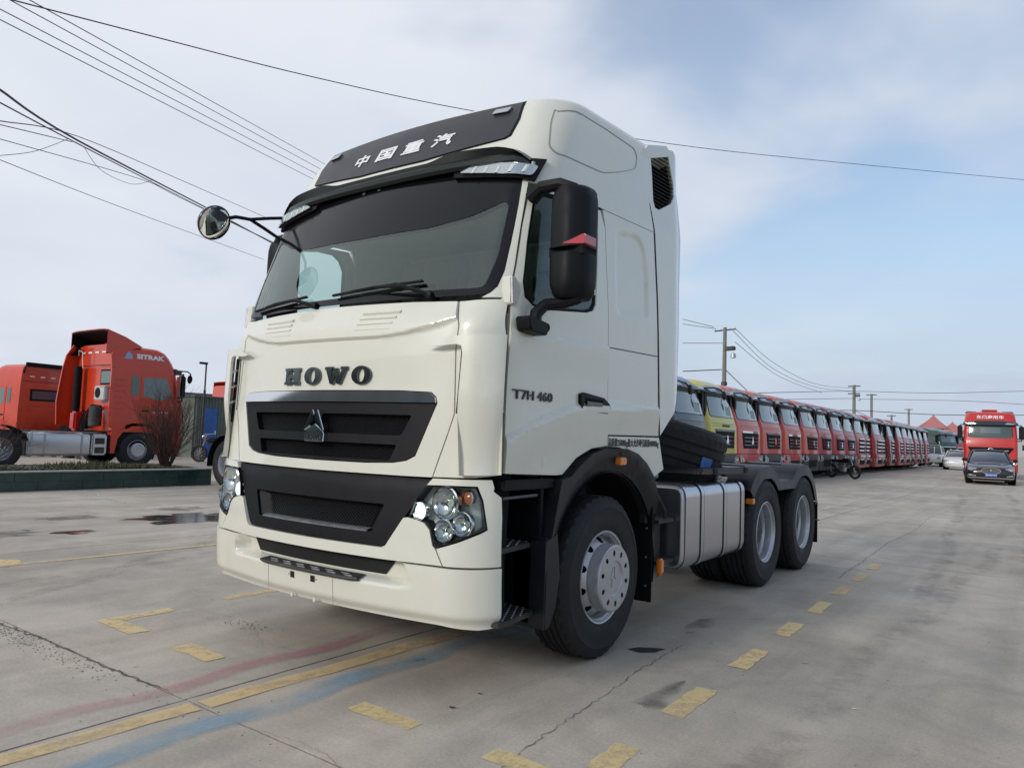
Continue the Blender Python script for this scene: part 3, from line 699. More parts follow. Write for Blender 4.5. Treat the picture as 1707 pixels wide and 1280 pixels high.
for r in range(2):
    for i in range(6):
        u = -.30+.125*i+.045*r; c = Vector(P(u, .58, -.005+.028*r)); b = B()
        n = 10; pl = [(c.x+.036*math.cos(PI*k/n), c.y-.010*math.sin(PI*k/n)-.001) for k in range(n+1)]
        b.prism(pl[::-1], .590-.003*r, .596-.003*r, 'z'); b.obj('step_stud', STEEL, stp, bev=.001)
# doors (both sides) with window openings
for sg in (1, -1):
    sd = CAB.door(sg)
    door = [(-1.092, 1.180), (-.62, 1.162), (-.55, 1.165), (-.40, 1.26), (-.22, 1.318), (-.026, 1.335), (-.028, 1.42), (-.046, 1.95), (-.058, 2.2), (-.12, 2.72), (-.185, 2.815), (-.855, 2.768), (-.868, 2.74), (-.935, 2.53), (-1.005, 2.28), (-1.045, 2.14), (-1.055, 2.09), (-1.078, 1.90), (-1.091, 1.5)]
    win = [(-.78, 2.762), (-.835, 2.742), (-.862, 2.69), (-.932, 2.44), (-.982, 2.21), (-.977, 2.125), (-.915, 2.088), (-.81, 2.081), (-.33, 2.140), (-.245, 2.165), (-.212, 2.21), (-.205, 2.45), (-.205, 2.66), (-.25, 2.74), (-.32, 2.780)]
    def dr(y, z):
        zc = 1.335+.262*(1-((y+.05)/-1.10 if y < -.05 else 0)**2) if True else 0
        r = .022*sm(.009, -.009, z-zc)*(1-sm(.0, .30, zc-z))
        zu = 1.93+.03*(y+1.1)
        r += .012*sm(.009, -.009, z-zu)*(1-sm(.0, .25, zu-z))
        return r
    d = panel('door', sd, door, WHITE, T, holes=[win], off=.002, th=.04, step=(.04, .016), relief=dr, bev=.005)
    rub = [((p[0]+.62)*.955-.62, (p[1]-2.43)*.945+2.43) for p in win]
    panel('window_seal', sd, win, BLACKM, d, holes=[rub], off=-.008, th=.02, step=.1, bev=.002)
    panel('window_glass', sd, rub, GREEN_GL, d, off=-.014, th=.004, step=.1, bev=0)
    b = B(); hz = 1.595
    hl_ = [(-.395, 1.545), (-.40, 1.64), (-.355, 1.652), (-.10, 1.632), (-.035, 1.60), (-.015, 1.575), (-.06, 1.53), (-.36, 1.532)]
    hp = panel('door_handle', sd, hl_, BLACK, d, off=.022, th=.02, step=.2, bev=.006, holes=[round_poly([(-.35, 1.565), (-.13, 1.558), (-.13, 1.61), (-.35, 1.618)], .01)])
    panel('handle_recess', sd, [(-.36, 1.56), (-.12, 1.55), (-.12, 1.615), (-.36, 1.625)], GAP, d, off=.006, th=.004, step=.3, bev=0)
    b = B(); b.box(sg*1.205, sg*1.222, -.34, -.14, 1.575, 1.60); b.obj('handle_grip', BGLOSS, d, bev=.004)
    for (hy, hzz) in ((-1.125, 2.13),):
        hb = B(); hb.prism([(-1.085, 2.075), (-1.08, 2.225), (-1.04, 2.225), (-.995, 2.17), (-.99, 2.065), (-1.05, 2.07)], sg*1.10, sg*1.170, 'x'); ho = hb.obj('door_hinge', WHITE, T, bev=.006)
        hb = B(); hb.tube([(sg*1.175, -1.075, 2.075), (sg*1.165, -1.075, 2.215)], .010, 8); hb.obj('hinge_pin', STEEL, ho)
    for i in range(3):
        y0 = -1.0+.115*i; b = B(); pl = round_poly([(y0, 1.21), (y0+.06, 1.207), (y0+.055, 1.285), (y0+.005, 1.288)], .015, 3); b.prism(pl, sg*1.190, sg*1.1955+0, 'x'); b.obj('embossed_rib', WHITE, d, bev=.002)
    # model lettering
    if sg > 0: text_panel('model_lettering', 'T7H 460', lambda y, z, o: sd(y, z, o), -1.057, 1.572, .367, .052, TEXTD, d, off=.003, th=.004, bold=.012)
    sd = CAB.side(sg)
    # cab side behind the door
    rs = [(-.018, 1.337), (-.018, 1.405), (.737, 1.405), (.70, 1.96), (.665, 2.39), (.60, 2.866), (-.145, 2.832), (-.11, 2.73), (-.048, 2.2), (-.036, 1.95)]
    rec = round_poly([(.03, 2.74), (.35, 2.79), (.47, 2.72), (.52, 2.5), (.535, 2.24), (.13, 2.195), (.06, 2.22), (.045, 2.5)], .06, 3)
    def rr(y, z):
        ins = in_poly((y, z), rec); dmin = 9
        n = len(rec)
        for i in range(n):
            a, b_ = rec[i], rec[(i+1) % n]; ex, ey = b_[0]-a[0], b_[1]-a[1]; t = max(0, min(1, ((y-a[0])*ex+(z-a[1])*ey)/(ex*ex+ey*ey))); dmin = min(dmin, math.hypot(y-a[0]-t*ex, z-a[1]-t*ey))
        r = -.014*sm(0, .022, dmin) if ins else 0
        zc = 1.597+.025*y
        if z < 1.8: r += .017*sm(.009, -.009, z-zc)*(1-sm(.0, .22, zc-z))
        return r
    panel('cab_side', sd, rs, WHITE, T, off=0, th=.03, step=(.02, .02), relief=rr, bev=.004)
    panel('hatch_seam', sd, [(-.020, 1.966), (.700, 1.985), (.700, 1.979), (-.020, 1.960)], GAP, T, off=.0012, th=.001, step=.3, bev=0)
    panel('side_seam', sd, [(-.02, 1.405), (.74, 1.412), (.74, 1.402), (-.02, 1.396)], GAP, T, off=.003, th=.004, step=.3, bev=0)
    lw = [(-.018, 1.332), (.0, 1.396), (.755, 1.400), (.845, 1.172), (.70, 1.125), (.655, 1.10), (.56, 1.18), (.46, 1.24), (.30, 1.30), (.15, 1.325)]
    lo_ = panel('lower_side_panel', sd, lw, WHITE, T, off=.0, th=.03, step=.06, bev=.004)
    if sg > 0: text_panel('weight_lettering', '总质量25000kg最大允许牵引质量40000kg', lambda y, z, o: sd(y, z+(y-.4)*.0, o), -.01, 1.322, .755, .064, PRINT, lo_, off=.002, th=.0006, bold=.018)
    # rear side fairing and its louvred vent
    fair = [(.762, 1.405), (1.055, 1.62), (1.105, 1.68), (1.125, 1.80), (1.135, 2.2), (1.14, 2.6), (1.15, 2.95), (1.13, 3.25), (1.09, 3.50), (1.07, 3.575), (.97, 3.60), (.55, 3.50), (.42, 3.38), (.47, 3.28), (.545, 3.02), (.615, 2.87), (.68, 2.39), (.715, 1.96)]
    vent = [(.50, 3.385), (.90, 3.53), (1.005, 3.33), (.995, 3.24), (.93, 3.17), (.70, 3.06), (.635, 3.06), (.585, 3.15), (.53, 3.28)]
    sdf = lambda y, z, o=0.0, sg=sg: (sg*(CAB.at(min(z, 3.32))[1]+o), y, z)
    f_ = panel('side_fairing', sdf, fair, WHITE, T, holes=[vent], off=.0, th=.05, step=(.04, .05), bev=.008, relief=lambda y, z: -.03*sm(1.0, 1.13, y))
    panel('vent_frame', sdf, vent, BLACKM, f_, off=-.03, th=.01, step=.1, bev=0)
    for i in range(19):
        z = 2.98+i*.029; ys = [.50+.52*k/60 for k in range(61)]; ins = [y for y in ys if in_poly((y, z+.045*(y-.7)*4*.25), vent)]
        if len(ins) < 3: continue
        y0, y1 = ins[0], ins[-1]; b = B(); q = lambda y: z+.045*(y-.7)
        w_ = CAB.at(min(3.32, z))[1]
        b.add([(sg*(w_-.004), y0, q(y0)), (sg*(w_-.004), y1, q(y1)), (sg*(w_-.03), y1, q(y1)+.020), (sg*(w_-.03), y0, q(y0)+.020), (sg*(w_-.008), y0, q(y0)-.006), (sg*(w_-.008), y1, q(y1)-.006)], [(0, 1, 2, 3) if sg > 0 else (3, 2, 1, 0), (4, 5, 1, 0) if sg > 0 else (0, 1, 5, 4)]); b.obj('vent_slat', BLACK, f_)
    panel('fairing_gap', sd, [(.755, 1.405), (.767, 1.408), (.722, 1.96), (.687, 2.39), (.622, 2.87), (.610, 2.87), (.675, 2.39), (.709, 1.96)], GAP, T, off=.003, th=.004, step=.3, bev=0)
    panel('fairing_gap', sd, [(.610, 2.875), (.622, 2.875), (.552, 3.04), (.505, 3.20), (.492, 3.20), (.540, 3.04)], GAP, T, off=.003, th=.004, step=.3, bev=0)
# rear roof spoiler
b = B()
v = []
for i in range(21):
    t = -1+i/10; a = abs(t); x = 1.125*t; e = 1-a**8
    v += [(x, .28, 3.40+.04*e), (x, .60, 3.525+.04*e), (x, .92, 3.625+.04*e), (x*.995, 1.03, 3.59+.04*e), (x*.99, 1.0, 3.40)]
b.add(v, [(i*5+j, (i+1)*5+j, (i+1)*5+j+1, i*5+j+1) for i in range(20) for j in range(4)]+[(0, 1, 2, 3, 4), (104, 103, 102, 101, 100)]); b.obj('roof_spoiler', WHITE, T, smooth=45, bev=.006)
# cab rear wall, floor, interior
b = B(); b.box(-1.15, 1.15, .56, .62, 1.15, 3.3); b.obj('cab_rear_wall', WHITE, T)
b = B(); b.box(-1.13, 1.13, .50, .54, 1.2, 2.86).box(-1.15, 1.15, -1.05, .54, 1.18, 1.22).box(-1.12, 1.12, -.85, .54, 2.90, 2.93)
for sg in (1, -1): b.box(sg*1.12, sg*1.13, -1.05, -.1, 1.2, 2.03).box(sg*1.12, sg*1.13, -.13, .54, 1.2, 2.86)
b.obj('cab_lining', INNER, T)
b = B(); b.prism([(-1.13, 1.3), (-1.13, 2.06), (-1.0, 2.11), (-.78, 2.09), (-.68, 1.95), (-.66, 1.3)], -1.12, 1.12, 'x'); b.obj('dashboard', DASH, T, bev=.02)
for sx_ in (.58, -.58):
    b = B(); b.box(sx_-.25, sx_+.25, -.45, .10, 1.62, 1.78).prism([(.05, 1.7), (-.06, 1.75), (.10, 2.38), (.22, 2.36), (.20, 1.7)], sx_-.25, sx_+.25, 'x').box(sx_-.13, sx_+.13, .12, .2, 2.38, 2.56); b.obj('seat', SEAT, T, bev=.04)
b = B(); th = [2*PI*i/24 for i in range(25)]; mt_ = Matrix.Translation((.58, -.62, 2.06)) @ Matrix.Rotation(R_(-35), 4, 'X')
b.tube([mt_ @ Vector((.22*math.cos(t), .22*math.sin(t), 0)) for t in th], .016, 6, caps=False).tube([mt_ @ Vector((-.2, 0, 0)), mt_ @ Vector((.2, 0, 0))], .015).tube([mt_ @ Vector((0, 0, 0)), (.58, -.8, 1.85)], .03); b.obj('steering_wheel', BLACKM, T)
CURT = mat('grey_curtain', (.46, .47, .43), .9, var=.15, vs=6)
for sg in (1, -1):
    b = B(); V = []
    for i in range(41):
        x = sg*(.12+.98*i/40); V += [(x, .40+.03*math.sin(i*1.25), 1.6), (x, .40+.03*math.sin(i*1.25+.4), 2.80)]
    b.add(V, [(2*i, 2*i+2, 2*i+3, 2*i+1) for i in range(40)]); b.obj('curtain', CURT, T, smooth=80)
# door mirrors: tall housing above, wide angle housing below, side repeater, arms
def door_mirror(sg):
    M = bpy.data.objects.new('door_mirror', None); link(M, T); M.location = (0, .10, .045) if sg > 0 else (.06, .24, .10)
    x0, x1 = 1.27, 1.50
    def hous(name, zb, zt, rt_, rb_):
        b = B(); pl = round_poly([(-1.10, zt), (-1.10, zb), (-.86, zb), (-.86, zt)], [.05, .04, .01, .01])
        sec = []
        prof = []
        for k, z in enumerate([zb, zb+.02, zb+.07, (zb+zt)/2, zt-.07, zt-.02, zt]):
            e = {0: rb_, 1: rb_*.45, 2: rb_*.08, 3: 0, 4: rt_*.08, 5: rt_*.45, 6: rt_}[k]
            prof.append(round_poly([(x0+e*.6, -.84), (x0+e*.7, -.96+e*.3), (x0+.03+e, -1.03+e*.5), (x1-.08-e, -1.045+e*.5), (x1-e, -.97+e*.3), (x1-e*.8, -.84)], .035, 3))
        n = len(prof[0])
        for p_, z in zip(prof, [zb, zb+.02, zb+.07, (zb+zt)/2, zt-.07, zt-.02, zt]): b.v += [(sg*q[0], q[1], z) for q in p_]
        for i in range(6):
            for j in range(n): f = (i*n+j, i*n+(j+1) % n, (i+1)*n+(j+1) % n, (i+1)*n+j); b.f.append(f if sg > 0 else f[::-1])
        b.f.append(tuple(range(n-1, -1, -1)) if sg > 0 else tuple(range(n))); b.f.append(tuple(range(6*n, 7*n)) if sg > 0 else tuple(range(7*n-1, 6*n-1, -1)))
        return b.obj(name, BLACK, M, smooth=50)
    hous('mirror_housing', 2.345, 2.685, .03, .0); hous('wide_mirror_housing', 2.075, 2.315, .0, .05)
    B().box(sg*(x0+.01), sg*(x1-.01), -1.0, -.85, 2.305, 2.355).obj('mirror_joint', BLACKM, M)
    g = B(); g.box(sg*(x0+.02), sg*(x1-.02), -.841, -.836, 2.37, 2.66).box(sg*(x0+.02), sg*(x1-.02), -.841, -.836, 2.11, 2.29); g.obj('mirror_glass', MIRR, M)
    r = B(); r.prism(round_poly([(x1-.11, 2.355), (x1+.003, 2.355), (x1+.003, 2.41), (x1-.03, 2.405)], .01), -1.050, -.88, 'y')
    for i, p_ in enumerate(r.v): r.v[i] = (sg*p_[0], p_[1]+ (.05 if p_[0] > x1-.04 and p_[1] < -1 else 0), p_[2])
    if sg < 0: r.f = [q[::-1] for q in r.f]
    r.obj('repeater_lamp', REDL, M, bev=.004)
    a = B(); a.tube([(sg*1.14, -.98, 2.66), (sg*1.22, -1.0, 2.70), (sg*1.34, -1.0, 2.70), (sg*1.42, -.97, 2.67)], [.045, .038, .034, .03], 10); a.obj('upper_arm', BLACK, M)
    a = B(); a.tube([(sg*1.44, -.93, 2.08), (sg*1.36, -.96, 2.055), (sg*1.28, -1.02, 2.04), (sg*1.25, -1.06, 1.99), (sg*1.25, -1.07, 1.94)], [.03, .032, .034, .036, .036], 10); a.obj('lower_arm', BLACK, M)
    a = B(); a.prism(round_poly([(-1.17, 1.965), (-1.15, 1.885), (-.99, 1.875), (-.985, 1.945)], .02), sg*1.19, sg*1.285, 'x'); a.lathe([(.028, 0), (.028, .02), (.001, .022)], (sg*1.25, -.975, 1.925), 'y', 12); a.obj('arm_base', BLACK, M, bev=.012)
door_mirror(1); door_mirror(-1)
# round front mirror on its bracket at the far upper corner
M = bpy.data.objects.new('front_mirror', None); link(M, T)
cM = Vector((-1.2, -1.361, 2.77))
nrm = Vector((.89, .09, -.42)).normalized(); q = nrm.to_track_quat('Z', 'Y').to_matrix().to_4x4(); mt_ = Matrix.Translation(cM) @ q
def lathe_m(prof, n, mtx):
    b = B(); b.lathe(prof, (0, 0, 0), 'z', n); b.v = [tuple(mtx @ Vector(p)) for p in b.v]; return b
lathe_m([(.001, -.075), (.05, -.07), (.09, -.05), (.115, -.02), (.122, .0), (.122, .012), (.117, .016)], 36, mt_).obj('mirror_housing', BGLOSS, M, smooth=60)
lathe_m([(.117, .010), (.09, .022), (.05, .030), (.001, .033)], 36, mt_).obj('mirror_glass', MIRR, M, smooth=60)
b = B(); b.tube([(-1.215, -1.262, 2.825), (-1.19, -1.20, 2.85), (-1.17, -1.10, 2.855), (-1.17, -.98, 2.82), (-1.16, -.86, 2.775), (-1.13, -.82, 2.66)], .013, 8); b.tube([(-1.17, -1.10, 2.855), (-1.14, -.96, 2.895), (-1.08, -.84, 2.92)], .012, 8); b.obj('mirror_bracket', BLACK, M)
# lower front mirror bracket seen through the windscreen? fender arches, steps
for sg in (1, -1):
    sd = CAB.side(sg)
    outer = [(-.60, 1.135), (-.50, 1.152), (-.40, 1.215), (-.25, 1.285), (-.07, 1.318), (.2, 1.318), (.36, 1.285), (.50, 1.22), (.62, 1.125), (.685, 1.01), (.70, .88), (.66, .80), (.60, .80)]
    inner = arc_pts(.045, .50, .665, 25, 178, 20)
    loop = outer+inner[1:]+[(-.64, .40), (-.69, .33), (-.75, .33), (-.75, .80), (-.69, .82), (-.655, .95)]
    fd = panel('fender', sd, loop, FENDER, T, off=.035, th=.10, step=(.06, .06), bev=.018, relief=lambda y, z: -.055*sm(.80, .68, math.hypot(y-.045, (z-.50)))*1.0)
    ar = [(sg*1.19, y, z) for y, z in arc_pts(.045, .50, .672, -10, 190, 30)]; ar2 = [(sg*.80, p[1], p[2]) for p in ar]
    B().add(ar+ar2, [((i, i+1, 31+i+1, 31+i) if sg > 0 else (31+i, 31+i+1, i+1, i)) for i in range(30)]).obj('wheel_arch_liner', BLACKM, T)
    B().box(sg*1.205, sg*1.246, .065, .155, 1.215, 1.262).obj('fender_lamp', AMBER, T, bev=.006)
    fl = B().box(sg*.86, sg*1.20, .655, .668, .25, 1.0); fl.obj('front_mudflap', BLACKM, T, bev=.003)
    for z in (.36, .56, .76, .93): B().lathe([(.009, 0), (.008, .006), (.001, .007)], (sg*1.16, .652, z), 'y', 8, -1).obj('flap_bolt', STEEL, T)
    # step well
    w = B(); w.box(sg*.80, sg*1.17, -.74, -.70, .34, 1.15).box(sg*.80, sg*.84, -1.12, -.70, .34, 1.15).box(sg*.84, sg*1.185, -1.10, -.62, 1.09, 1.145); w.obj('step_well', BLACK, T, bev=.006)
    for zz, xx in ((.79, 1.165), (.425, 1.20)):
        pl = [(-1.125, .88), (-.72, .88), (-.72, xx-.10), (-.76, xx-.035), (-1.07, xx), (-1.125, xx)]
        s_ = B().prism([(sg*b_, a_) for a_, b_ in pl], zz-.028, zz, 'z').obj('cab_step', CHASSIS, T, bev=.004)
        sb_ = B()
        for i in range(10):
            for j in range(6):
                y = -1.10+i*.040; x = .93+j*.044+(.022 if i % 2 else 0)
                if x > xx-.02-(.0 if y < -.9 else (y+.9)*.35): continue
                sb_.lathe([(.009, 0), (.006, .003), (.001, .003)], (sg*x, y, zz), 'z', 6)
        tag(sb_.obj('tread_studs', STEEL, s_), kind='stuff')
    B().tube([(sg*1.17, -1.10, 1.05), (sg*1.17, -.78, 1.055)], .010, 8).obj('step_handrail', BGLOSS, T)
    B().prism([(-.74, .32), (-.74, .81), (-.62, .85), (-.58, .60), (-.62, .42), (-.68, .32)], sg*1.0, sg*1.222, 'x').obj('step_shroud', FENDER, T, bev=.01)
# frame, fifth wheel, axles, underside
b = B()
for sg in (1, -1): b.box(sg*.38, sg*.46, -1.1, 5.3, .74, 1.02)
for y in (-.9, .6, 1.5, 2.4, 3.2, 3.9, 4.6, 5.25): b.box(-.38, .38, y-.04, y+.04, .78, .98)
b.obj('chassis_frame', CHASSIS, T, bev=.006)
for y in (0, 3.225, 4.575):
    b = B(); b.tube([(-1.0, y, .52), (1.0, y, .52)], .075, 12); b.lathe([(.001, -.22), (.16, -.15), (.2, 0), (.16, .15), (.001, .22)], (0, y, .52), 'y', 16); b.obj('axle', CHASSIS, T)
B().box(-.5, .5, -1.0, .9, .55, 1.12).obj('engine', CHASSIS, T, bev=.05)
b = B(); b.prism([(-.46, 3.35), (-.46, 4.05), (-.30, 4.45), (-.08, 4.45), (-.05, 4.0), (.05, 4.0), (.08, 4.45), (.30, 4.45), (.46, 4.05), (.46, 3.35)], 1.10, 1.17, 'z'); b.obj('fifth_wheel', CHASSIS, T, bev=.01)
b = B().box(-.7, .80, .95, 1.62, 1.06, 1.085); b.obj('deck_plate', STEEL, T, bev=.003)
for (x, y, h) in ((.62, 1.35, .05), (.72, 1.55, .04), (.50, 1.2, .06), (.70, 1.15, .035)): B().lathe([(.022, 0), (.02, h), (.001, h+.004)], (x, y, 1.085), 'z', 8).obj('deck_bolt', STEEL, T)
b = B().tube([(.82, 1.50, 1.08), (.80, 1.5, 1.3), (.79, 1.49, 1.5), (.76, 1.46, 1.56), (.72, 1.42, 1.57)], .008, 6).lathe([(.03, 0), (.02, .06), (.001, .07)], (.82, 1.50, 1.08), 'z', 8); b.obj('hose_pole', STEEL, T)
# spare tyre lying on the frame behind the cab
V2 = [(p[0], p[1]*1.06, p[2]*1.06) for p in tyreV]
mt_ = Matrix.Translation((.60, 2.15, 1.39)) @ Matrix.Rotation(R_(14), 4, 'Y') @ Matrix.Rotation(R_(-6), 4, 'X') @ Matrix.Rotation(R_(-90), 4, 'Y') @ Matrix.Translation((.15, 0, 0)) @ Matrix.Scale(1.6, 4, (1, 0, 0))
sp = make('spare_wheel', [tuple(mt_ @ Vector(p)) for p in V2], tyreF, RUBBER, T, smooth=28)
V = []
for k in range(7):
    a = R_(-118+k*2.2)
    for h in (-.20, -.12): V.append(tuple(mt_ @ Vector((h, .563*math.cos(a), .563*math.sin(a)))))
B().add(V, [(2*k, 2*k+1, 2*k+3, 2*k+2) for k in range(6)]).obj('tyre_label', mat('blue_label', (.04, .16, .42), .5, var=.4, vs=14), sp)
# fuel tank, straps, cap, brackets, side lamps
tk = round_poly([(.66, .395), (1.225, .395), (1.225, 1.045), (.66, 1.045)], [.06, .13, .10, .06], 6)
TK = B().prism([(p[0], p[1]) for p in tk], 1.16, 2.56, 'y'); tank = TK.obj('fuel_tank', ALU, T, bev=.03, seg=3, smooth=50)
big = lambda k: [((p[0]-.94)*k+.94, (p[1]-.72)*k+.72) for p in tk]
for y in (1.52, 2.03, 2.46):
    st = B(); o_, i_ = big(1.022), big(1.0); n = len(tk)
    for yy in (y-.028, y+.028): st.v += [(p[0], yy, p[1]) for p in o_]
    st.f += [(j, n+j, n+(j+1) % n, (j+1) % n) for j in range(n)]
    st.f = [q[::-1] for q in st.f]
    st.obj('tank_strap', ALU, tank)
    for dy in (-.031, .031):
        r2 = B(); o2 = big(1.018)
        for yy in (y+dy-.006, y+dy+.006): r2.v += [(p[0], yy, p[1]) for p in o2]
        r2.f += [((j+1) % n, n+(j+1) % n, n+j, j) for j in range(n)]; r2.obj('strap_edge', BLACKM, tank)
c = B(); mt_ = Matrix.Translation((1.10, 2.17, 1.05)) @ Matrix.Rotation(R_(28), 4, 'Y'); c = lathe_m([(.055, -.04), (.052, .02), (.07, .024), (.07, .065), (.06, .07), (.001, .072)], 20, mt_); c.obj('filler_cap', ALU, tank, bev=.003)
b = B().box(.55, 1.12, .83, .87, .40, 1.05).box(.80, 1.15, .87, 1.15, .77, .80).box(.80, 1.15, .87, 1.15, .47, .50).tube([(1.08, .85, 1.08), (1.11, .95, .95), (1.13, 1.02, .86), (1.13, 1.02, .78)], .014, 6).box(1.0, 1.06, .9, 1.1, .50, .78).box(.86, .92, .9, 1.1, .50, .78)
b.obj('side_step_bracket', CHASSIS, T, bev=.004)
b = B()
for k in range(2): b.tube([(.75+.14*k, .95, .42), (.75+.14*k, 1.13, .42)], .06, 12)
b.obj('air_tank', CHASSIS, T)
b = B()
for k in range(3): b.tube([(1.10+.012*k, .70+.02*k, 1.10), (1.14, .76+.02*k, 1.02), (1.13, .80+.02*k, .90), (1.10, .80+.03*k, .6), (1.08, .82, .42)], .011, 6)
b.obj('air_hose', BLACK, T)
B().box(1.10, 1.14, .72, .80, .90, .955).obj('hose_connector', STEEL, T, bev=.006)
B().prism(round_poly([(1.16, .40), (1.19, .40), (1.19, .53), (1.16, .53)], .008), .83, .85, 'y').obj('side_marker_lamp', AMBER, T, bev=.004)
B().box(1.16, 1.20, .815, .875, .42, .53).obj('side_marker_lamp', AMBER, T, bev=.010)
B().box(1.18, 1.25, 2.70, 2.76, .825, .875).obj('side_marker_lamp', AMBER, T, bev=.006)
B().box(1.10, 1.18, 2.56, 2.74, .83, .86).obj('lamp_bracket', CHASSIS, T)
# rear mudguards: two arches joined over the tandem axle
for sg in (1, -1):
    def profile(r):
        o = [(1.98, 1.10)]
        o = [(2.66, .98), (2.72, 1.06)]
        pts = []
        for cy in (3.225, 4.575):
            a0, a1 = (140, 48) if cy < 4 else (132, 18)
            for i in range(13):
                a = a0+(a1-a0)*i/12; pts.append((cy+r*math.cos(R_(a)), min(.525+r*math.sin(R_(a)), 1.155+(r-.64)*1.0)))
        return pts
    pr = profile(.66); n = len(pr)
    V = []; F = []
    xs = (.62, 1.17, 1.215, 1.225)
    dz = (0, 0, -.012, -.13)
    for x, d in zip(xs, dz):
        for (y, z) in pr:
            cy = 3.225 if y < 3.9 else 4.575; k = Vector((y-cy, z-.525)); l = k.length; k = k*(l+d)/l; V.append((sg*x, cy+k.x, .525+k.y))
    for i in range(3):
        for j in range(n-1): F.append((i*n+j, i*n+j+1, (i+1)*n+j+1, (i+1)*n+j) if sg > 0 else (i*n+j, (i+1)*n+j, (i+1)*n+j+1, i*n+j+1))
    F = [q[::-1] for q in F]
    g = make('rear_mudguard', V, F, FENDER, T, smooth=40)
    # forward flat extension
    B().add([(sg*x, y, z) for x in (.62, 1.19) for y, z in ((1.55, 1.12), (1.62, 1.165), (2.75, 1.165), (2.82, 1.10))], [(0, 1, 5, 4), (1, 2, 6, 5), (2, 3, 7, 6), (4, 5, 6, 7)] if sg < 0 else [(4, 5, 1, 0), (5, 6, 2, 1), (6, 7, 3, 2), (7, 6, 5, 4)]).obj('mudguard_front_section', FENDER, T, bev=.01)
    for y in (1.85, 2.62):
        b = B()
        for k in range(3): b.box(sg*1.17, sg*1.20, y+k*.03, y+k*.03+.012, 1.11, 1.16)
        b.obj('mudguard_bracket', CHASSIS, T)
    for y in (2.9, 3.5, 4.1): B().box(sg*.64, sg*1.10, y-.01, y+.01, 1.16, 1.171).obj('mudguard_rib', BLACK, T)
    B().box(sg*.70, sg*1.215, 5.20, 5.213, .24, .72).obj('rear_mudflap', BLACKM, T, bev=.003)
    B().box(sg*.9, sg*1.24, 5.195, 5.22, .50, .512).obj('flap_bar', STEEL, T)
for w_ in (wheel_front(T, 1.165, .02), wheel_front(T, -1.165, .02, -1)): w_.scale = (.86, .965, .965); w_.location.z = .507
for y in (3.225, 4.575): wheel_rear(T, 1.205, y); wheel_rear(T, -1.205, y, -1)
# ------------------------------------------------------------------ ground
def concrete(name, col, far=False):
    m = bpy.data.materials.new(name); m.use_nodes = True; t = m.node_tree; b = t.nodes['Principled BSDF']; b.inputs['Roughness'].default_value = .78
    tcn = t.nodes.new('ShaderNodeTexCoord'); LK = t.links.new
    def nz(scale, det, rough, sc=(1, 1, 1), rot=0, dist=0):
        mp = t.nodes.new('ShaderNodeMapping'); mp.inputs['Scale'].default_value = sc; mp.inputs['Rotation'].default_value = (0, 0, rot); LK(tcn.outputs['Object'], mp.inputs[0])
        n = t.nodes.new('ShaderNodeTexNoise'); n.inputs['Scale'].default_value = scale; n.inputs['Detail'].default_value = det; n.inputs['Roughness'].default_value = rough; n.inputs['Distortion'].default_value = dist
        LK(mp.outputs[0], n.inputs['Vector']); return n.outputs[0]
    def mr(x, a, b_, c, d):
        n = t.nodes.new('ShaderNodeMapRange'); n.interpolation_type = 'SMOOTHSTEP'
        for i, v in enumerate((a, b_, c, d)): n.inputs[i+1].default_value = v
        LK(x, n.inputs[0]); return n.outputs[0]
    def mth(op, x, y):
        n = t.nodes.new('ShaderNodeMath'); n.operation = op
        for i, v in enumerate((x, y)):
            if isinstance(v, (int, float)): n.inputs[i].default_value = v
            else: LK(v, n.inputs[i])
        return n.outputs[0]
    big = mr(nz(.22, 4, .55), .3, .7, .80, 1.14); mid = mr(nz(1.3, 7, .7, dist=.4), .28, .72, .80, 1.14); fine = mr(nz(60, 5, .8), .3, .7, .86, 1.13)
    streak = mr(nz(1.0, 4, .6, sc=(2.6, .16, 1), rot=.05), .35, .72, 1.05, .86)
    scuff = mr(nz(2.2, 7, .72, dist=1.2), .60, .74, 1.0, .80)
    spots = mr(nz(7.5, 2, .5), .73, .78, 1.0, .55)
    v = mth('MULTIPLY', mth('MULTIPLY', mth('MULTIPLY', big, mid), mth('MULTIPLY', fine, streak)), mth('MULTIPLY', scuff, spots))
    sc = t.nodes.new('ShaderNodeVectorMath'); sc.operation = 'SCALE'; sc.inputs[0].default_value = col; LK(v, sc.inputs['Scale'])
    warm = t.nodes.new('ShaderNodeMix'); warm.data_type = 'RGBA'; warm.blend_type = 'MULTIPLY'; LK(mr(nz(.5, 3, .5), .4, .65, 0, .6), warm.inputs[0]); LK(sc.outputs[0], warm.inputs[6]); warm.inputs[7].default_value = (.97, .94, .90, 1)
    LK(warm.outputs[2], b.inputs['Base Color']); LK(mr(nz(.9, 5, .6), .3, .7, .62, .88), b.inputs['Roughness'])
    bp = t.nodes.new('ShaderNodeBump'); bp.inputs['Strength'].default_value = .25; bp.inputs['Distance'].default_value = .004; LK(nz(120, 4, .7), bp.inputs['Height']); LK(bp.outputs[0], b.inputs['Normal'])
    return m
CONC = concrete('yard_concrete', (.46, .405, .335))
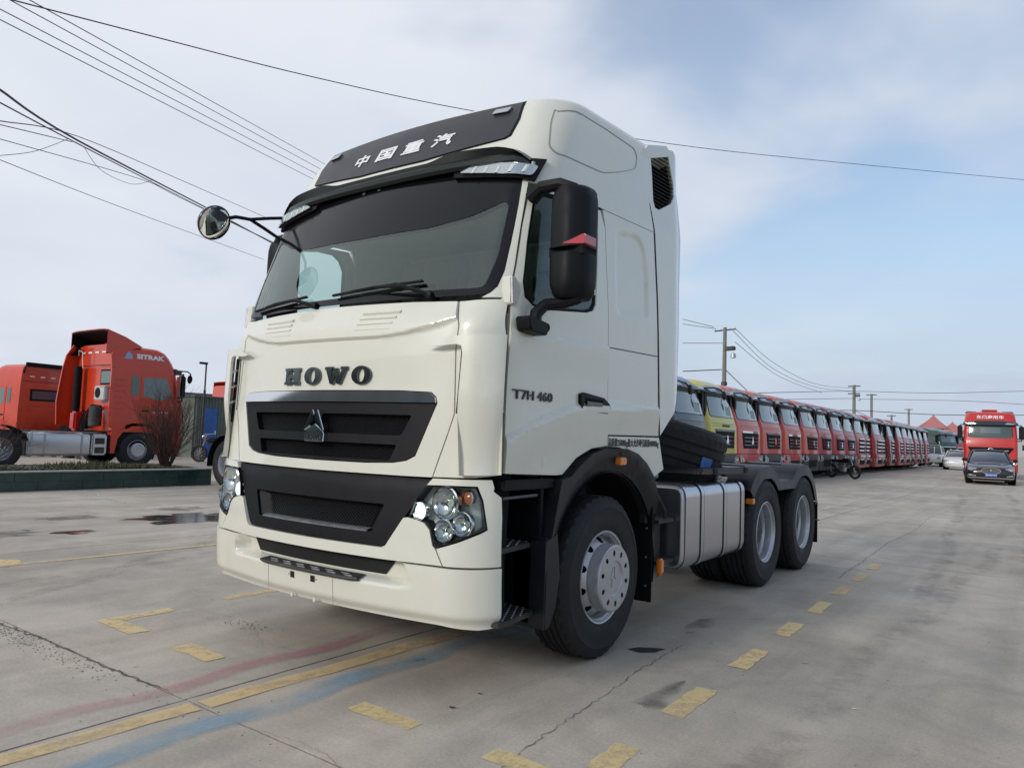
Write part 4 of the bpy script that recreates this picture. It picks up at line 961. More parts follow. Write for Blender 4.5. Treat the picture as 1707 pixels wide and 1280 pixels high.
def paint(name, col, wear, scale=5.0, edge=.5):
    m = bpy.data.materials.new(name); m.use_nodes = True; t = m.node_tree; b = t.nodes['Principled BSDF']; b.inputs['Base Color'].default_value = (*col, 1); b.inputs['Roughness'].default_value = .7
    tcn = t.nodes.new('ShaderNodeTexCoord'); n = t.nodes.new('ShaderNodeTexNoise'); n.inputs['Scale'].default_value = scale; n.inputs['Detail'].default_value = 9; n.inputs['Roughness'].default_value = .72; t.links.new(tcn.outputs['Object'], n.inputs['Vector'])
    n2 = t.nodes.new('ShaderNodeTexNoise'); n2.inputs['Scale'].default_value = 1.3; n2.inputs['Detail'].default_value = 3; t.links.new(tcn.outputs['Object'], n2.inputs['Vector'])
    ad = t.nodes.new('ShaderNodeMath'); ad.operation = 'MULTIPLY_ADD'; t.links.new(n2.outputs[0], ad.inputs[0]); ad.inputs[1].default_value = .6; t.links.new(n.outputs[0], ad.inputs[2])
    r = t.nodes.new('ShaderNodeMapRange'); r.inputs[1].default_value = 1.02-wear*.42; r.inputs[2].default_value = 1.2-wear*.2; r.inputs[3].default_value = 1-wear*.3; r.inputs[4].default_value = 0; t.links.new(ad.outputs[0], r.inputs[0])
    # feather towards the sheet's long edges using the edge attribute
    at = t.nodes.new('ShaderNodeAttribute'); at.attribute_name = 'edge'
    mu = t.nodes.new('ShaderNodeMath'); mu.operation = 'MULTIPLY'; t.links.new(r.outputs[0], mu.inputs[0]); t.links.new(at.outputs['Fac'], mu.inputs[1])
    tr = t.nodes.new('ShaderNodeBsdfTransparent'); mx = t.nodes.new('ShaderNodeMixShader'); t.links.new(mu.outputs[0], mx.inputs[0]); t.links.new(tr.outputs[0], mx.inputs[1]); t.links.new(b.outputs[0], mx.inputs[2])
    t.links.new(mx.outputs[0], t.nodes['Material Output'].inputs[0]); return m
YEL = paint('yellow_road_paint', (.80, .61, .30), .62, 14); YELW = paint('worn_yellow_paint', (.76, .56, .28), .6, 8); BLU = paint('faded_blue_paint', (.30, .44, .54), .9, 2.4); PNK = paint('faded_pink_paint', (.56, .30, .30), 1.1, 2.0); WHT = paint('worn_white_paint', (.62, .62, .6), .8, 4)
WET = paint('wet_patch', (.045, .042, .040), .35, 3); WET.node_tree.nodes['Principled BSDF'].inputs['Roughness'].default_value = .12
OIL = paint('dark_stain', (.16, .15, .14), .9, 3)
TAR = mat('joint_dirt', (.05, .046, .042), .9, var=.3, vs=20)
def blob_sheet(name, poly, m, z=.004, soft=.03, jit=.009, parent=None):
    """flat sheet with a slightly ragged outline; 'edge' attribute fades the paint out over soft metres"""
    rnd = random.Random(len(bpy.data.objects)); pts = []
    n = len(poly)
    for i in range(n):
        a, b_ = Vector(poly[i]), Vector(poly[(i+1) % n]); k = max(1, int((b_-a).length/.06))
        for j in range(k):
            p = a.lerp(b_, j/k); pts.append(p+Vector((rnd.uniform(-jit, jit), rnd.uniform(-jit, jit))))
    c = sum(pts, Vector((0, 0)))/len(pts)
    V, F, E = grid2d([tuple(p) for p in pts], [], .25)
    inn = []
    o = make(name, [(x, y, z) for x, y in V], F, m, parent)
    me = o.data; at = me.attributes.new('edge', 'FLOAT', 'POINT'); bnd = {i for e in E for i in e}
    vals = [0.0 if (i in bnd and soft > .04) else 1.0 for i in range(len(me.vertices))]
    if soft <= .04: vals = [1.0]*len(me.vertices)
    at.data.foreach_set('value', vals); o['kind'] = 'structure'; return o
def soft_band(name, p0, p1, w, m, z=.0045, soft=.5, n=24, wob=.03):
    """a painted band with feathered long edges"""
    a, b_ = Vector(p0), Vector(p1); d = (b_-a).normalized(); q = Vector((-d.y, d.x)); V = []; vals = []; rnd = random.Random(n)
    cols = (-1, -.55, 0, .55, 1) if not soft else (-1.15, -.5, 0, .5, 1.15)
    for i in range(n+1):
        c = a.lerp(b_, i/n)+q*wob*math.sin(i*.7)
        for k in cols:
            V.append((*(c+q*(w/2*k*(1+rnd.uniform(-.08, .08)))), z)); e = 1 if abs(k) < .6 else 0
            vals.append(e*(0 if i in (0, n) else 1) if soft else 1)
    F = [(i*5+j, (i+1)*5+j, (i+1)*5+j+1, i*5+j+1) for i in range(n) for j in range(4)]
    o = make(name, V, F, m); o.data.attributes.new('edge', 'FLOAT', 'POINT').data.foreach_set('value', [float(x) for x in vals]); o['kind'] = 'structure'
    for p in o.data.polygons: pass
    return o
G = B().add([(-900, -300, -.02), (700, -300, -.02), (700, 1500, -.02), (-900, 1500, -.02)], [(0, 1, 2, 3)]).obj('ground', CONC); G['kind'] = 'structure'
jf = B().add([(-25.6, -9.5, -.012), (20.5, -9.5, -.012), (20.5, 61, -.012), (-25.6, 61, -.012)], [(0, 1, 2, 3)]).obj('joint_filler', TAR, G)
rg = random.Random(3)
def jitline(n, amp, seed):
    r = random.Random(seed); v = 0; o = []
    for i in range(n+1): v = v*.8+r.uniform(-amp, amp); o.append(v)
    return o
XJ = [-25.05+5*i for i in range(10)]; YJ = [-9.93+7.88*i for i in range(10)]
vl = {(i, j): jitline(50, .0035, 100+i*17+j) for i in range(10) for j in range(10)}; hl2 = {(i, j): jitline(34, .003, 900+i*17+j) for i in range(10) for j in range(10)}
for i in range(9):
    for j in range(9):
        x0, x1, y0, y1 = XJ[i], XJ[i+1], YJ[j], YJ[j+1]; g = .008; L1 = []
        nv, nh = 50, 34
        cj = lambda k, n: sm(0, .04, k/n)*sm(1, .96, k/n)
        L1 += [(x0+(x1-x0)*k/nh, y0+g+hl2[i, j][k]*cj(k, nh)) for k in range(nh)]
        L1 += [(x1-g+vl[i+1, j][k]*cj(k, nv), y0+(y1-y0)*k/nv) for k in range(nv)]
        L1 += [(x1-(x1-x0)*k/nh, y1-g+hl2[i, j+1][nh-k]*cj(nh-k, nh)) for k in range(nh)]
        L1 += [(x0+g+vl[i, j][nv-k]*cj(nv-k, nv), y1-(y1-y0)*k/nv) for k in range(nv)]
        n = len(L1); V = [(x, y, 0) for x, y in L1]+[(x, y, -.018) for x, y in L1]
        make('concrete_slab', V, [tuple(range(n))]+[((k+1) % n, k, n+k, n+(k+1) % n) for k in range(n)], CONC, G)
# cracks: thin ragged dark ribbons
CRK = mat('crack_dirt', (.10, .092, .082), .9)
def crack(pts, w, seed, name='crack'):
    r = random.Random(seed); P_ = [Vector(pts[0])]
    for a, b_ in zip(pts, pts[1:]):
        a, b_ = Vector(a), Vector(b_); k = max(2, int((b_-a).length/.035))
        for i in range(1, k+1): P_.append(a.lerp(b_, i/k)+Vector((r.uniform(-.014, .014), r.uniform(-.014, .014))))
    V = []
    for i, p in enumerate(P_):
        d = (P_[min(i+1, len(P_)-1)]-P_[max(i-1, 0)]).normalized(); q = Vector((-d.y, d.x)); ww = w*.62*r.uniform(.2, 1)*(.4+.6*sm(0, 6, min(i, len(P_)-1-i)))
        V += [(*(p+q*ww/2), .0035), (*(p-q*ww/2), .0035)]
    o = make(name, V, [(2*i, 2*i+1, 2*i+3, 2*i+2) for i in range(len(P_)-1)], CRK, G)
crack([(1.70, -2.0), (1.62, -1.62), (1.56, -1.27), (1.53, -.74), (1.46, -.08), (1.44, .7)], .009, 1)
crack([(1.66, 4.2), (1.62, 4.9), (1.61, 5.8), (1.53, 8.0), (1.58, 10.3), (1.45, 13.5), (1.6, 17)], .012, 2)
crack([(1.62, 5.8), (1.9, 6.6), (2.3, 7.1), (2.9, 7.2)], .008, 4); crack([(2.3, 5.80), (3.0, 5.84), (4.3, 5.9)], .008, 5)
crack([(-4.1, -2.25), (-3.3, -2.16), (-2.4, -2.10), (-1.6, -2.06), (-1.0, -2.07), (-.2, -2.04)], .028, 6); crack([(-1.9, -1.0), (-1.1, -.95), (-.6, -1.2), (.1, -1.1)], .004, 8)
crack([(.45, -2.05), (.9, -2.0), (1.3, -2.1)], .004, 7)
def grit(name, cx, cy, sx, sy, n, r0, r1, m, seed, ang=0):
    r = random.Random(seed); b = B()
    for i in range(n):
        u, v = r.gauss(0, sx), r.gauss(0, sy); x = cx+u*math.cos(ang)-v*math.sin(ang); y = cy+u*math.sin(ang)+v*math.cos(ang); s = r.uniform(r0, r1); a = r.uniform(0, 6.28)
        k = [(x+s*math.cos(a+q*2.09)*r.uniform(.7, 1.3), y+s*math.sin(a+q*2.09)*r.uniform(.7, 1.3), .001) for q in range(3)]+[(x, y, s*.8)]
        b.add(k, [(0, 1, 3), (1, 2, 3), (2, 0, 3)])
    return tag(b.obj(name, m), kind='stuff')
GR = mat('loose_gravel', (.20, .185, .165), .9, var=.4, vs=50)
grit('loose_gravel', -2.9, -2.14, 1.2, .045, 1500, .002, .007, GR, 4)
grit('loose_dirt', 0, 1, 7, 7, 900, .002, .006, mat('debris', (.09, .08, .07), .9), 5)
grit('gravel_scatter', -1.05, -1.0, .12, .05, 60, .003, .008, GR, 6)
# painted markings
for a, b_ in ((-1.385, -1.08), (-.59, -.09), (.43, .92), (1.42, 1.89), (2.38, 2.89), (3.35, 3.85), (4.28, 4.80), (5.21, 5.66)):
    x = 1.93-.019*(a+1.4); blob_sheet('painted_dash', [(x-.058, a), (x+.062, a-.01), (x+.050, b_), (x-.068, b_)], YEL)
blob_sheet('painted_dash', [(1.49, -1.615), (1.98, -1.615), (1.98, -1.50), (1.492, -1.485)], YEL)
blob_sheet('painted_dash', [(.636, -1.607), (1.055, -1.61), (1.055, -1.50), (.64, -1.48)], YEL)
blob_sheet('painted_dash', [(-.93, -1.64), (-.514, -1.645), (-.51, -1.52), (-.912, -1.495)], YEL)
blob_sheet('painted_dash', [(-1.90, -.66), (-1.80, -.66), (-1.79, -.14), (-1.90, -.14)], YEL)
blob_sheet('painted_corner', [(-1.86, -1.645), (-1.39, -1.65), (-1.36, -1.53), (-1.74, -1.525), (-1.75, -1.12), (-1.86, -1.12)], YEL)
soft_band('yellow_stripe', (.02, -3.6), (.075, -2.075), .115, YELW, soft=0, wob=.004); soft_band('yellow_stripe', (.085, -2.03), (.165, .9), .12, YELW, soft=0, wob=.006)
soft_band('blue_stripe', (.335, -3.6), (.36, 1.0), .19, BLU, n=40); soft_band('pink_stripe', (-.24, -3.8), (-.28, .3), .16, PNK, n=36)
soft_band('yellow_line', (-4.45, -3.4), (-4.30, .8), .075, YELW, soft=0, wob=.004); soft_band('yellow_line', (-4.30, .8), (-4.1, 3.4), .07, YELW, soft=0, wob=.004)
blob_sheet('painted_patch', [(-4.75, -1.75), (-4.42, -1.75), (-4.42, -1.12), (-4.62, -1.08), (-4.85, -1.3)], YEL)
soft_band('white_line', (-11.1, 2.6), (-9.1, 2.2), .08, WHT); soft_band('white_line', (-.35, 8.5), (-.55, 13), .07, WHT); soft_band('white_line', (-.55, 13), (-.88, 36), .10, WHT, n=60); soft_band('white_line', (-.88, 36), (-1.1, 60), .12, WHT)
soft_band('white_line', (1.05, 4.95), (1.75, 5.05), .05, WHT)
def ragged(cx, cy, rx, ry, seed, n=26, ang=0):
    r = random.Random(seed); o = []
    for i in range(n):
        a = 2*PI*i/n; k = r.uniform(.65, 1.1); x, y = rx*k*math.cos(a), ry*k*math.sin(a); o.append((cx+x*math.cos(ang)-y*math.sin(ang), cy+x*math.sin(ang)+y*math.cos(ang)))
    return o
TM = paint('tyre_marks', (.30, .27, .235), 1.45, 5)
for k, (p0_, p1_, w_) in enumerate((((2.3, -3), (2.9, 9), .22), ((4.1, -3), (4.7, 9), .22), ((2.6, 3), (1.2, 24), .2), ((-3.2, -3.5), (-4.2, 3), .2), ((-1.6, -3.6), (-5.0, 1.5), .18), ((3.4, 6), (2.4, 26), .25))): soft_band('tyre_mark', p0_, p1_, w_, TM, z=.0025, n=30, wob=.06)
for cx, cy, rx, ry, sd_, m_ in ((-6.7, 1.9, .75, .85, 1, WET), (-6.9, 2.8, .35, .5, 8, WET), (-6.2, .1, .22, .32, 2, WET), (-7.6, .7, .3, .5, 3, OIL), (-6.5, -.8, .5, .8, 9, OIL), (-7.9, 2.5, .4, .5, 10, OIL), (1.75, -.35, .10, .32, 4, OIL), (1.32, 1.3, .10, .35, 6, OIL), (.35, -.8, .05, .07, 11, WET)):
    blob_sheet('wet_patch' if m_ is WET else 'stain', ragged(cx, cy, rx, ry, sd_), m_, z=.003, soft=.1, jit=.01)
b = B(); b.add([(1.20, .32, .004), (1.29, .30, .004), (1.37, .37, .004), (1.39, .50, .004), (1.30, .45, .004), (1.24, .40, .006)], [(0, 1, 2, 3, 4, 5)]); tag(b.obj('dead_leaf', mat('dark_leaf', (.02, .018, .015), .8)), 'small dark flat scrap lying beside the front wheel', 'litter')
for i, (x, y) in enumerate(((2.35, 4.15), (2.62, .15), (2.9, -.6), (2.2, -1.2), (1.0, -1.0), (1.02, -1.25))):
    b = B(); r = random.Random(i); s = r.uniform(.012, .03); b.add([(x-s, y, .006), (x, y-s*.5, .004), (x+s, y+.003, .008), (x+.2*s, y+s*.6, .004)], [(0, 1, 2, 3)])
    tag(b.obj('paper_scrap' if i < 3 else 'tar_spot', WPRINT if i < 3 else TAR), kind='stuff')
# ------------------------------------------------------------------ planter wall with tiles
TILE = mat('dark_green_tile', (.016, .050, .044), .28, coat=.3, var=.35, vs=3, dirt=((.09, .09, .08), 5, .5))
MORT = mat('tile_mortar', (.16, .16, .15), .9, var=.2); COPE = mat('coping_stone', (.42, .42, .38), .8, var=.2, vs=6); SOIL = mat('planter_soil', (.09, .08, .06), .95, var=.4, vs=8)
PW = thing('planter_wall', 'low planter wall faced with dark green tiles, left of the white truck', 'planter', (-12, 2, 0))
def lp(b, name, m, **k):
    b.v = [(p[0]+12, p[1]-2, p[2]) for p in b.v]; return b.obj(name, m, PW, **k)
lp(B().box(-14.4, -12.015, -9, 5.6, -.02, .345), 'wall_core', MORT)
lp(B().box(-12.16, -11.975, -9, 5.615, .346, .372), 'coping', COPE, bev=.006)
lp(B().box(-14.3, -12.17, -9, 5.5, .3455, .365), 'soil_bed', SOIL)
tme = None
for row in range(2):
    z0 = .005+row*.172
    y = -2.79+(.40 if row else 0)
    while y < 5.3:
        w = .795 if y+.8 < 5.6 else 5.6-y-.005
        b = B().box(-12.016, -12.0+rg.uniform(-.002, .002), y+.004, y+w, z0, z0+.166); lp(b, 'tile', TILE, bev=.003); y += .8
GC = mat('ground_cover_leaves', (.065, .07, .03), .8, var=.5, vs=9, dirt=((.16, .12, .06), 6, .6))
b = B(); r = random.Random(11)
for i in range(9000):
    x, y = r.uniform(-14.2, -12.2), r.uniform(-4, 5.4)
    if i % 3 == 0: x = -12.2-abs(r.gauss(0, .25))
    h = r.uniform(.02, .09)*(1+.6*math.sin(y*2.1)); a = r.uniform(0, 6.28); w = r.uniform(.008, .02); lx, ly = r.uniform(-.04, .04), r.uniform(-.04, .04)
    b.add([(x-w*math.cos(a), y-w*math.sin(a), .362), (x+w*math.cos(a), y+w*math.sin(a), .362), (x+lx, y+ly, .362+h)], [(0, 1, 2)])
tag(b.obj('ground_cover', GC), kind='stuff')
TW = mat('bare_twig_bark', (.10, .055, .042), .85, var=.3, vs=12)
def bush(name, label, x, y, H, spread, n, seed, lean=0, zb=.36):
    t = thing(name, label, 'shrub', (x, y, zb), group=None); r = random.Random(seed); b = B(); stems = B()
    def br(p, d, L, rad, dep, bb):
        k = 4; pts = [p]; dd = d.copy()
        for i in range(k):
            dd = (dd+Vector((r.gauss(0, .12), r.gauss(0, .12), r.gauss(0.03, .07)))).normalized(); pts.append(pts[-1]+dd*L/k)
        bb.tube(pts, [rad*(1-.16*i) for i in range(k+1)], 3, caps=False)
        if dep > 0:
            for i in range(r.randint(3, 4)):
                q = pts[r.randint(1, k)]; nd = (dd+Vector((r.gauss(0, .42), r.gauss(0, .42), r.gauss(.10, .22)))).normalized(); br(q, nd, L*r.uniform(.45, .75), rad*.55, dep-1, bb)
    for i in range(n):
        a = r.uniform(0, 6.28); s = r.random()**.7*spread
        d = Vector((math.cos(a)*s, math.sin(a)*s+lean, 1)).normalized(); br(Vector((math.cos(a)*.10*s/spread, math.sin(a)*.10, 0)), d, H*r.uniform(.45, .65), .011, 2, b)
    b.obj('twigs', TW, t)
    for i in range(9):
        a = r.uniform(0, 6.28); q = r.uniform(0, .09); stems.tube([(q*math.cos(a), q*math.sin(a), -.02), (q*1.3*math.cos(a), q*1.3*math.sin(a), .25), (q*2.2*math.cos(a), q*2.2*math.sin(a)+.02, .5)], [.022, .018, .011], 6)
    stems.obj('stems', TW, t); return t
bush('bare_shrub', 'tall bare reddish shrub in the planter in front of the red truck cab', -12.9, 5.0, 1.75, .42, 70, 5)
bush('bare_shrub', 'bare grey brown shrub at the left edge of the planter', -12.9, 1.35, 1.15, .85, 26, 9)
# ------------------------------------------------------------------ parked trucks: one builder for every tractor unit of the yard
FT2 = Surf([(.30,-1.40,1.20,.14,.05),(.9,-1.46,1.22,.16,.06),(1.2,-1.45,1.22,.16,.06),(2.0,-1.42,1.22,.16,.06),(2.12,-1.36,1.215,.16,.07),(2.95,-1.16,1.19,.17,.08),(3.2,-1.06,1.17,.22,.08),(3.45,-.90,1.13,.28,.08),(3.56,-.72,1.04,.28,.06),(3.61,-.35,.78,.28,.04)])
FT3 = Surf([(.30,-1.40,1.20,.14,.05),(.9,-1.46,1.22,.16,.06),(1.2,-1.45,1.22,.16,.06),(2.0,-1.42,1.22,.16,.06),(2.12,-1.36,1.215,.16,.07),(2.95,-1.14,1.19,.17,.08),(3.08,-1.04,1.17,.22,.08),(3.20,-.90,1.13,.28,.08),(3.27,-.72,1.04,.28,.06),(3.31,-.35,.78,.28,.04)])
low_tyre = [(.29, 0), (.31, .012), (.42, .022), (.50, .0), (.525, -.03), (.525, -.25), (.50, -.28), (.40, -.30)]
def low_wheel(parent, x, y, sx, rear):
    W = bpy.data.objects.new('wheel', None); link(W, parent); W.location = (x, y, .525); W.rotation_euler = (0, 0, 0 if sx > 0 else PI)
    if 't' not in CACHE:
        CACHE['t'] = B().lathe(low_tyre, (0, 0, 0), n=40).obj('tyre', RUBBER).data
        CACHE['f'] = B().lathe([(.296, .0), (.285, .006), (.27, -.03), (.235, -.065), (.20, .0), (.205, .06), (.16, .075), (.14, .06), (.02, .065), (.001, .06)], (0, 0, 0), n=30).obj('rim', SILVER).data
        CACHE['r'] = B().lathe([(.296, .0), (.285, .006), (.27, -.03), (.255, -.09), (.25, -.17), (.15, -.18), (.14, -.06), (.1, -.05), (.001, -.05)], (0, 0, 0), n=30).obj('rim', SILVER).data
        for o in [o for o in bpy.data.objects if o.data in (CACHE['t'], CACHE['f'], CACHE['r'])]: bpy.data.objects.remove(o)
    link(bpy.data.objects.new('tyre', CACHE['t']), W); link(bpy.data.objects.new('rim', CACHE['r' if rear else 'f']), W)
CACHE = {}
def body_paint(name, col): return mat(name, col, .34, coat=.5, var=.08, vs=2, dirt=((col[0]*.6+.03, col[1]*.7+.02, col[2]*.7+.02), 3, .35))
ORANGE = body_paint('orange_red_paint', (.60, .042, .008)); REDP = body_paint('signal_red_paint', (.52, .018, .014)); CRIM = body_paint('crimson_paint', (.42, .014, .022)); DRED = body_paint('dark_red_paint', (.24, .010, .018)); YELP = body_paint('yellow_truck_paint', (.60, .52, .05)); NAVY = body_paint('black_blue_paint', (.02, .028, .04)); BLUEP = body_paint('blue_paint', (.02, .12, .42)); GREENP = body_paint('dark_green_paint', (.015, .06, .04))
GREYV = mat('grey_visor', (.075, .085, .09), .3, coat=.3); BUMPB = mat('dark_green_grey_bumper', (.028, .036, .034), .45)
def truck(label, loc, rz, paint_, grille='slats', bumper=None, visor=GREYV, group=None, text=None, deflector=False, fair=False, axles=(0, 3.3, 4.65), detail=1, round_mirror=True, wheels=True, name='tractor_truck', glassm=None, low=True):
    t = thing(name, label, 'truck', loc, rz, group); FT = FT3 if low else FT2; Pf = FT.P; gm = glassm or WSFAR; bumper = bumper or paint_
    body = wrap('cab_body', FT, lambda y: 1.05, 3.31 if low else 3.61, .80, paint_, t, nz=12)
    body['kind'] = 'part'; del body['kind']
    ws = [(-.90, 2.16), (.90, 2.16), (.99, 2.22), (.96, 2.84), (.92, 2.90), (-.92, 2.90), (-.96, 2.84), (-.99, 2.22)]
    panel('windscreen_seal', Pf, [(p[0]*1.03, 2.52+(p[1]-2.52)*1.05) for p in ws], BLACKM, t, off=.004, th=.01, step=.2, bev=0)
    panel('windscreen', Pf, ws, gm, t, off=.012, th=.01, step=.12, bev=0)
    if low: panel('windscreen_notice', Pf, [(.28, 2.22), (.80, 2.22), (.78, 2.50), (.30, 2.50)], mat('pale_paper', (.34, .38, .37), .6), t, off=.0135, th=.001, step=.5, bev=0)
    v = panel('sun_visor', Pf, [(-1.15, 2.86), (1.15, 2.86), (1.17, 3.02), (.6, 3.10), (-.6, 3.10), (-1.17, 3.02)], visor, t, off=.20, th=.19, step=.12, relief=lambda s, z: -.17*sm(2.90, 3.10, z), bev=.01)
    for sg in (1, -1):
        fm = (lambda sg: lambda u, z, o=0.0: Pf(sg*u, z, o))(sg); sd = FT2.side(sg)
        panel('roof_lamp', fm, [(.62, 2.90), (1.02, 2.89), (1.10, 2.96), (.75, 2.99)], LAMPW, v, off=.225, th=.05, step=.2, bev=0)
        d = panel('door', sd, [(-1.05, 1.10), (-.62, 1.08), (-.5, 1.25), (.0, 1.33), (.02, 2.75), (-.78, 2.78), (-1.02, 2.12)], paint_, t, off=.012, th=.012, step=.3, bev=.004)
        panel('side_window', sd, round_poly([(-.96, 2.14), (-.55, 2.02), (-.06, 2.12), (-.06, 2.68), (-.76, 2.70)], .05), mat('side_cab_glass', (.10, .13, .13), .08, coat=1) if detail > 1 else DGL, d, off=.018, th=.006, step=.3, bev=0)
        if detail > 1: panel('rear_quarter_window', sd, round_poly([(.09, 2.14), (.30, 2.14), (.30, 2.70), (.09, 2.70)], .03), mat('green_tint_window', (.03, .09, .07), .1, coat=1), t, off=.010, th=.008, step=.3, bev=0)
        b = B(); b.box(sg*1.22, sg*1.245, -.25, -.05, 1.66, 1.72); b.obj('door_handle', BLACK, d)
        lowp = [(-1.2, 1.04), (-1.2, .42), (-.68, .42), (-.60, .85), (-.42, 1.10), (-.2, 1.22), (.2, 1.22), (.42, 1.10), (.60, .85), (.66, .42), (.80, .42), (.80, 1.10), (.55, 1.2), (.2, 1.32), (-.3, 1.32), (-.6, 1.08)]
        panel('wheel_arch', sd, lowp, bumper if fair else BUMPB, t, off=.0, th=.22, step=.4, bev=.01)
        m = B()
        m.box(sg*1.28, sg*1.52, -1.22, -1.04, 2.12, 2.82); mo = m.obj('door_mirror', BLACK, t, bev=.04); B().tube([(sg*1.2, -1.15, 2.86), (sg*1.4, -1.18, 2.86), (sg*1.4, -1.15, 2.78)], .025, 6).tube([(sg*1.2, -1.2, 2.02), (sg*1.4, -1.18, 2.04), (sg*1.4, -1.15, 2.15)], .028, 6).obj('mirror_arm', BLACK, mo)
        B().box(sg*1.29, sg*1.51, -1.035, -1.03, 2.16, 2.78).obj('mirror_glass', MIRR, mo)
        # headlights
        hlp = [(.72, .78), (1.10, .74), (1.20, .80), (1.22, .99), (1.0, 1.0), (.76, .93)] if grille != 'bars' else [(.78, .60), (1.16, .58), (1.20, .80), (.80, .82)]
        h = panel('headlight', fm, hlp, LENSD, t, off=.03, th=.05, step=.3, bev=0)
        for u in (.86, 1.02):
            zc = .88 if grille != 'bars' else .70
            B().lathe([(.065, 0), (.06, .02), (.03, .012), (.001, .01)], Vector(fm(u, zc, .035)), 'y', 14, -1).obj('lamp', LAMPW, h)
    # lower front: bumper
    bp_ = panel('bumper', Pf, [(-1.30, .34), (1.30, .34), (1.33, .55), (1.33, 1.035), (-1.33, 1.035), (-1.33, .55)], bumper, t, off=.015, th=.10, step=.12, bev=.015)
    panel('bumper_intake', Pf, [(-.58, .50), (.58, .50), (.62, .80), (-.62, .80)], BLACKM, bp_, off=.022, th=.006, step=.3, bev=0)
    if grille == 'slats':
        g = panel('grille', Pf, [(-.72, 1.22), (.72, 1.22), (.80, 1.72), (-.80, 1.72)], BLACKM, t, off=.014, th=.02, step=.2, bev=.004)
        for z in (1.32, 1.44, 1.56): panel('grille_bar', Pf, [(-.70, z), (.70, z), (.71, z+.025), (-.71, z+.025)], DCHROME, g, off=.03, th=.015, step=.3, bev=0)
        panel('grille_trim', Pf, [(-.82, 1.725), (.82, 1.725), (.80, 1.785), (-.80, 1.785)], CHROME if bumper is not BUMPB else GREYV, g, off=.03, th=.03, step=.2, bev=.004)
        panel('badge', Pf, [(0, 1.40), (.07, 1.34), (.09, 1.40), (.02, 1.62), (-.02, 1.62), (-.09, 1.40), (-.07, 1.34)], CHROME, g, off=.045, th=.02, step=.3, bev=.004)
        for z in (1.95, 1.88): panel('front_seam', Pf, [(-1.0, z), (1.0, z), (1.0, z+.006), (-1.0, z+.006)], GAP, t, off=.003, th=.003, step=.3, bev=0)
    elif grille == 'bars':
        for z, w in ((1.78, .62), (1.58, .66), (1.38, .68), (1.18, .70)):
            panel('grille', Pf, [(-w, z-.085), (w, z-.085), (w+.02, z+.03), (-w-.02, z+.03)], BLACKM, t, off=.014, th=.02, step=.3, bev=0)
            panel('grille_bar', Pf, [(-w, z+.03), (w, z+.03), (w+.02, z+.075), (-w-.02, z+.075)], CHROME, t, off=.035, th=.03, step=.3, bev=.004)
        for z in (.92, .74): panel('bumper_bar', Pf, [(-.62, z), (.62, z), (.62, z+.06), (-.62, z+.06)], CHROME, t, off=.045, th=.03, step=.3, bev=.004)
    else:  # broad black front with a winged emblem
        g = panel('grille', Pf, [(-1.05, 1.62), (-.62, 1.08), (.62, 1.08), (1.05, 1.62), (1.0, 1.66), (-1.0, 1.66)], BLACKM, t, off=.014, th=.02, step=.2, bev=.004)
        for sg in (1, -1): panel('grille_wing', Pf, [(sg*.12, 1.47), (sg*.12, 1.43), (sg*.80, 1.49), (sg*.82, 1.52)], CHROME, g, off=.03, th=.02, step=.3, bev=0)
        B().lathe([(.155, 0), (.155, .03), (.13, .035), (.13, .0)], Vector(Pf(0, 1.47, .02)), 'y', 28, -1).lathe([(.05, 0), (.03, .03), (.001, .03)], Vector(Pf(.03, 1.47, .02)), 'y', 12, -1).tube([Pf(-.09, 1.40, .03), Pf(0, 1.54, .035), Pf(.10, 1.42, .03)], .02, 6).obj('emblem', CHROME, g)
    if text: text_panel('lettering', text[0], Pf, -text[1]/2, text[2], text[1], text[3], text[4], t, off=text[5], th=.004, bold=.02)
    b = B(); b.box(-1.18, 1.18, -1.3, .80, .62, 1.06); b.obj('engine_bay', BLACKM, t)
    b = B()
    for sg in (1, -1): b.box(sg*.38, sg*.46, -1.0, axles[-1]+.7, .74, 1.02)
    b.obj('chassis_frame', CHASSIS, t)
    if round_mirror:
        b = B(); b.tube([(-1.12, -1.05, 2.98), (-1.16, -1.45, 2.98), (-1.05, -1.62, 2.92), (-.95, -1.66, 2.82)], .02, 6); c = Vector((-.92, -1.68, 2.76)); b.lathe([(.001, .05), (.10, .03), (.14, 0), (.13, -.015), (.001, -.02)], c, 'y', 20, -1); b.obj('front_mirror', BLACK, t)
    if wheels:
        for k, y in enumerate(axles):
            for sg in (1, -1): low_wheel(t, sg*1.2, y, sg, k > 0)
    return t
def deflector(t, m, tall=.42, z0=3.45, y0=-.35, y1=.95):
    b = B(); V = []; n = 14
    for i in range(n+1):
        q = -1+2*i/n; e = 1-abs(q)**6*.10; x = 1.12*q
        V += [(x, y0, z0+.02), (x, (y0+y1)/2, z0+tall*.62*e+.05), (x, y1, z0+tall*e+.08), (x, y1+.02, z0+tall*e+.05), (x*.98, (y0+y1)/2, z0+tall*.62*e+.01)]
    b.add(V, [(i*5+j, (i+1)*5+j, (i+1)*5+j+1, i*5+j+1) for i in range(n) for j in range(4)])
    for sg in (1, -1): b.add([(sg*1.12, y0, z0+.02), (sg*1.12, (y0+y1)/2, z0+tall*.62*.90+.05), (sg*1.12, y1, z0+tall*.90+.08), (sg*1.12, y1, z0-.25), (sg*1.12, .75, z0-.2)], [(0, 1, 2, 3, 4)])
    return b.obj('roof_deflector', m, t, smooth=40)
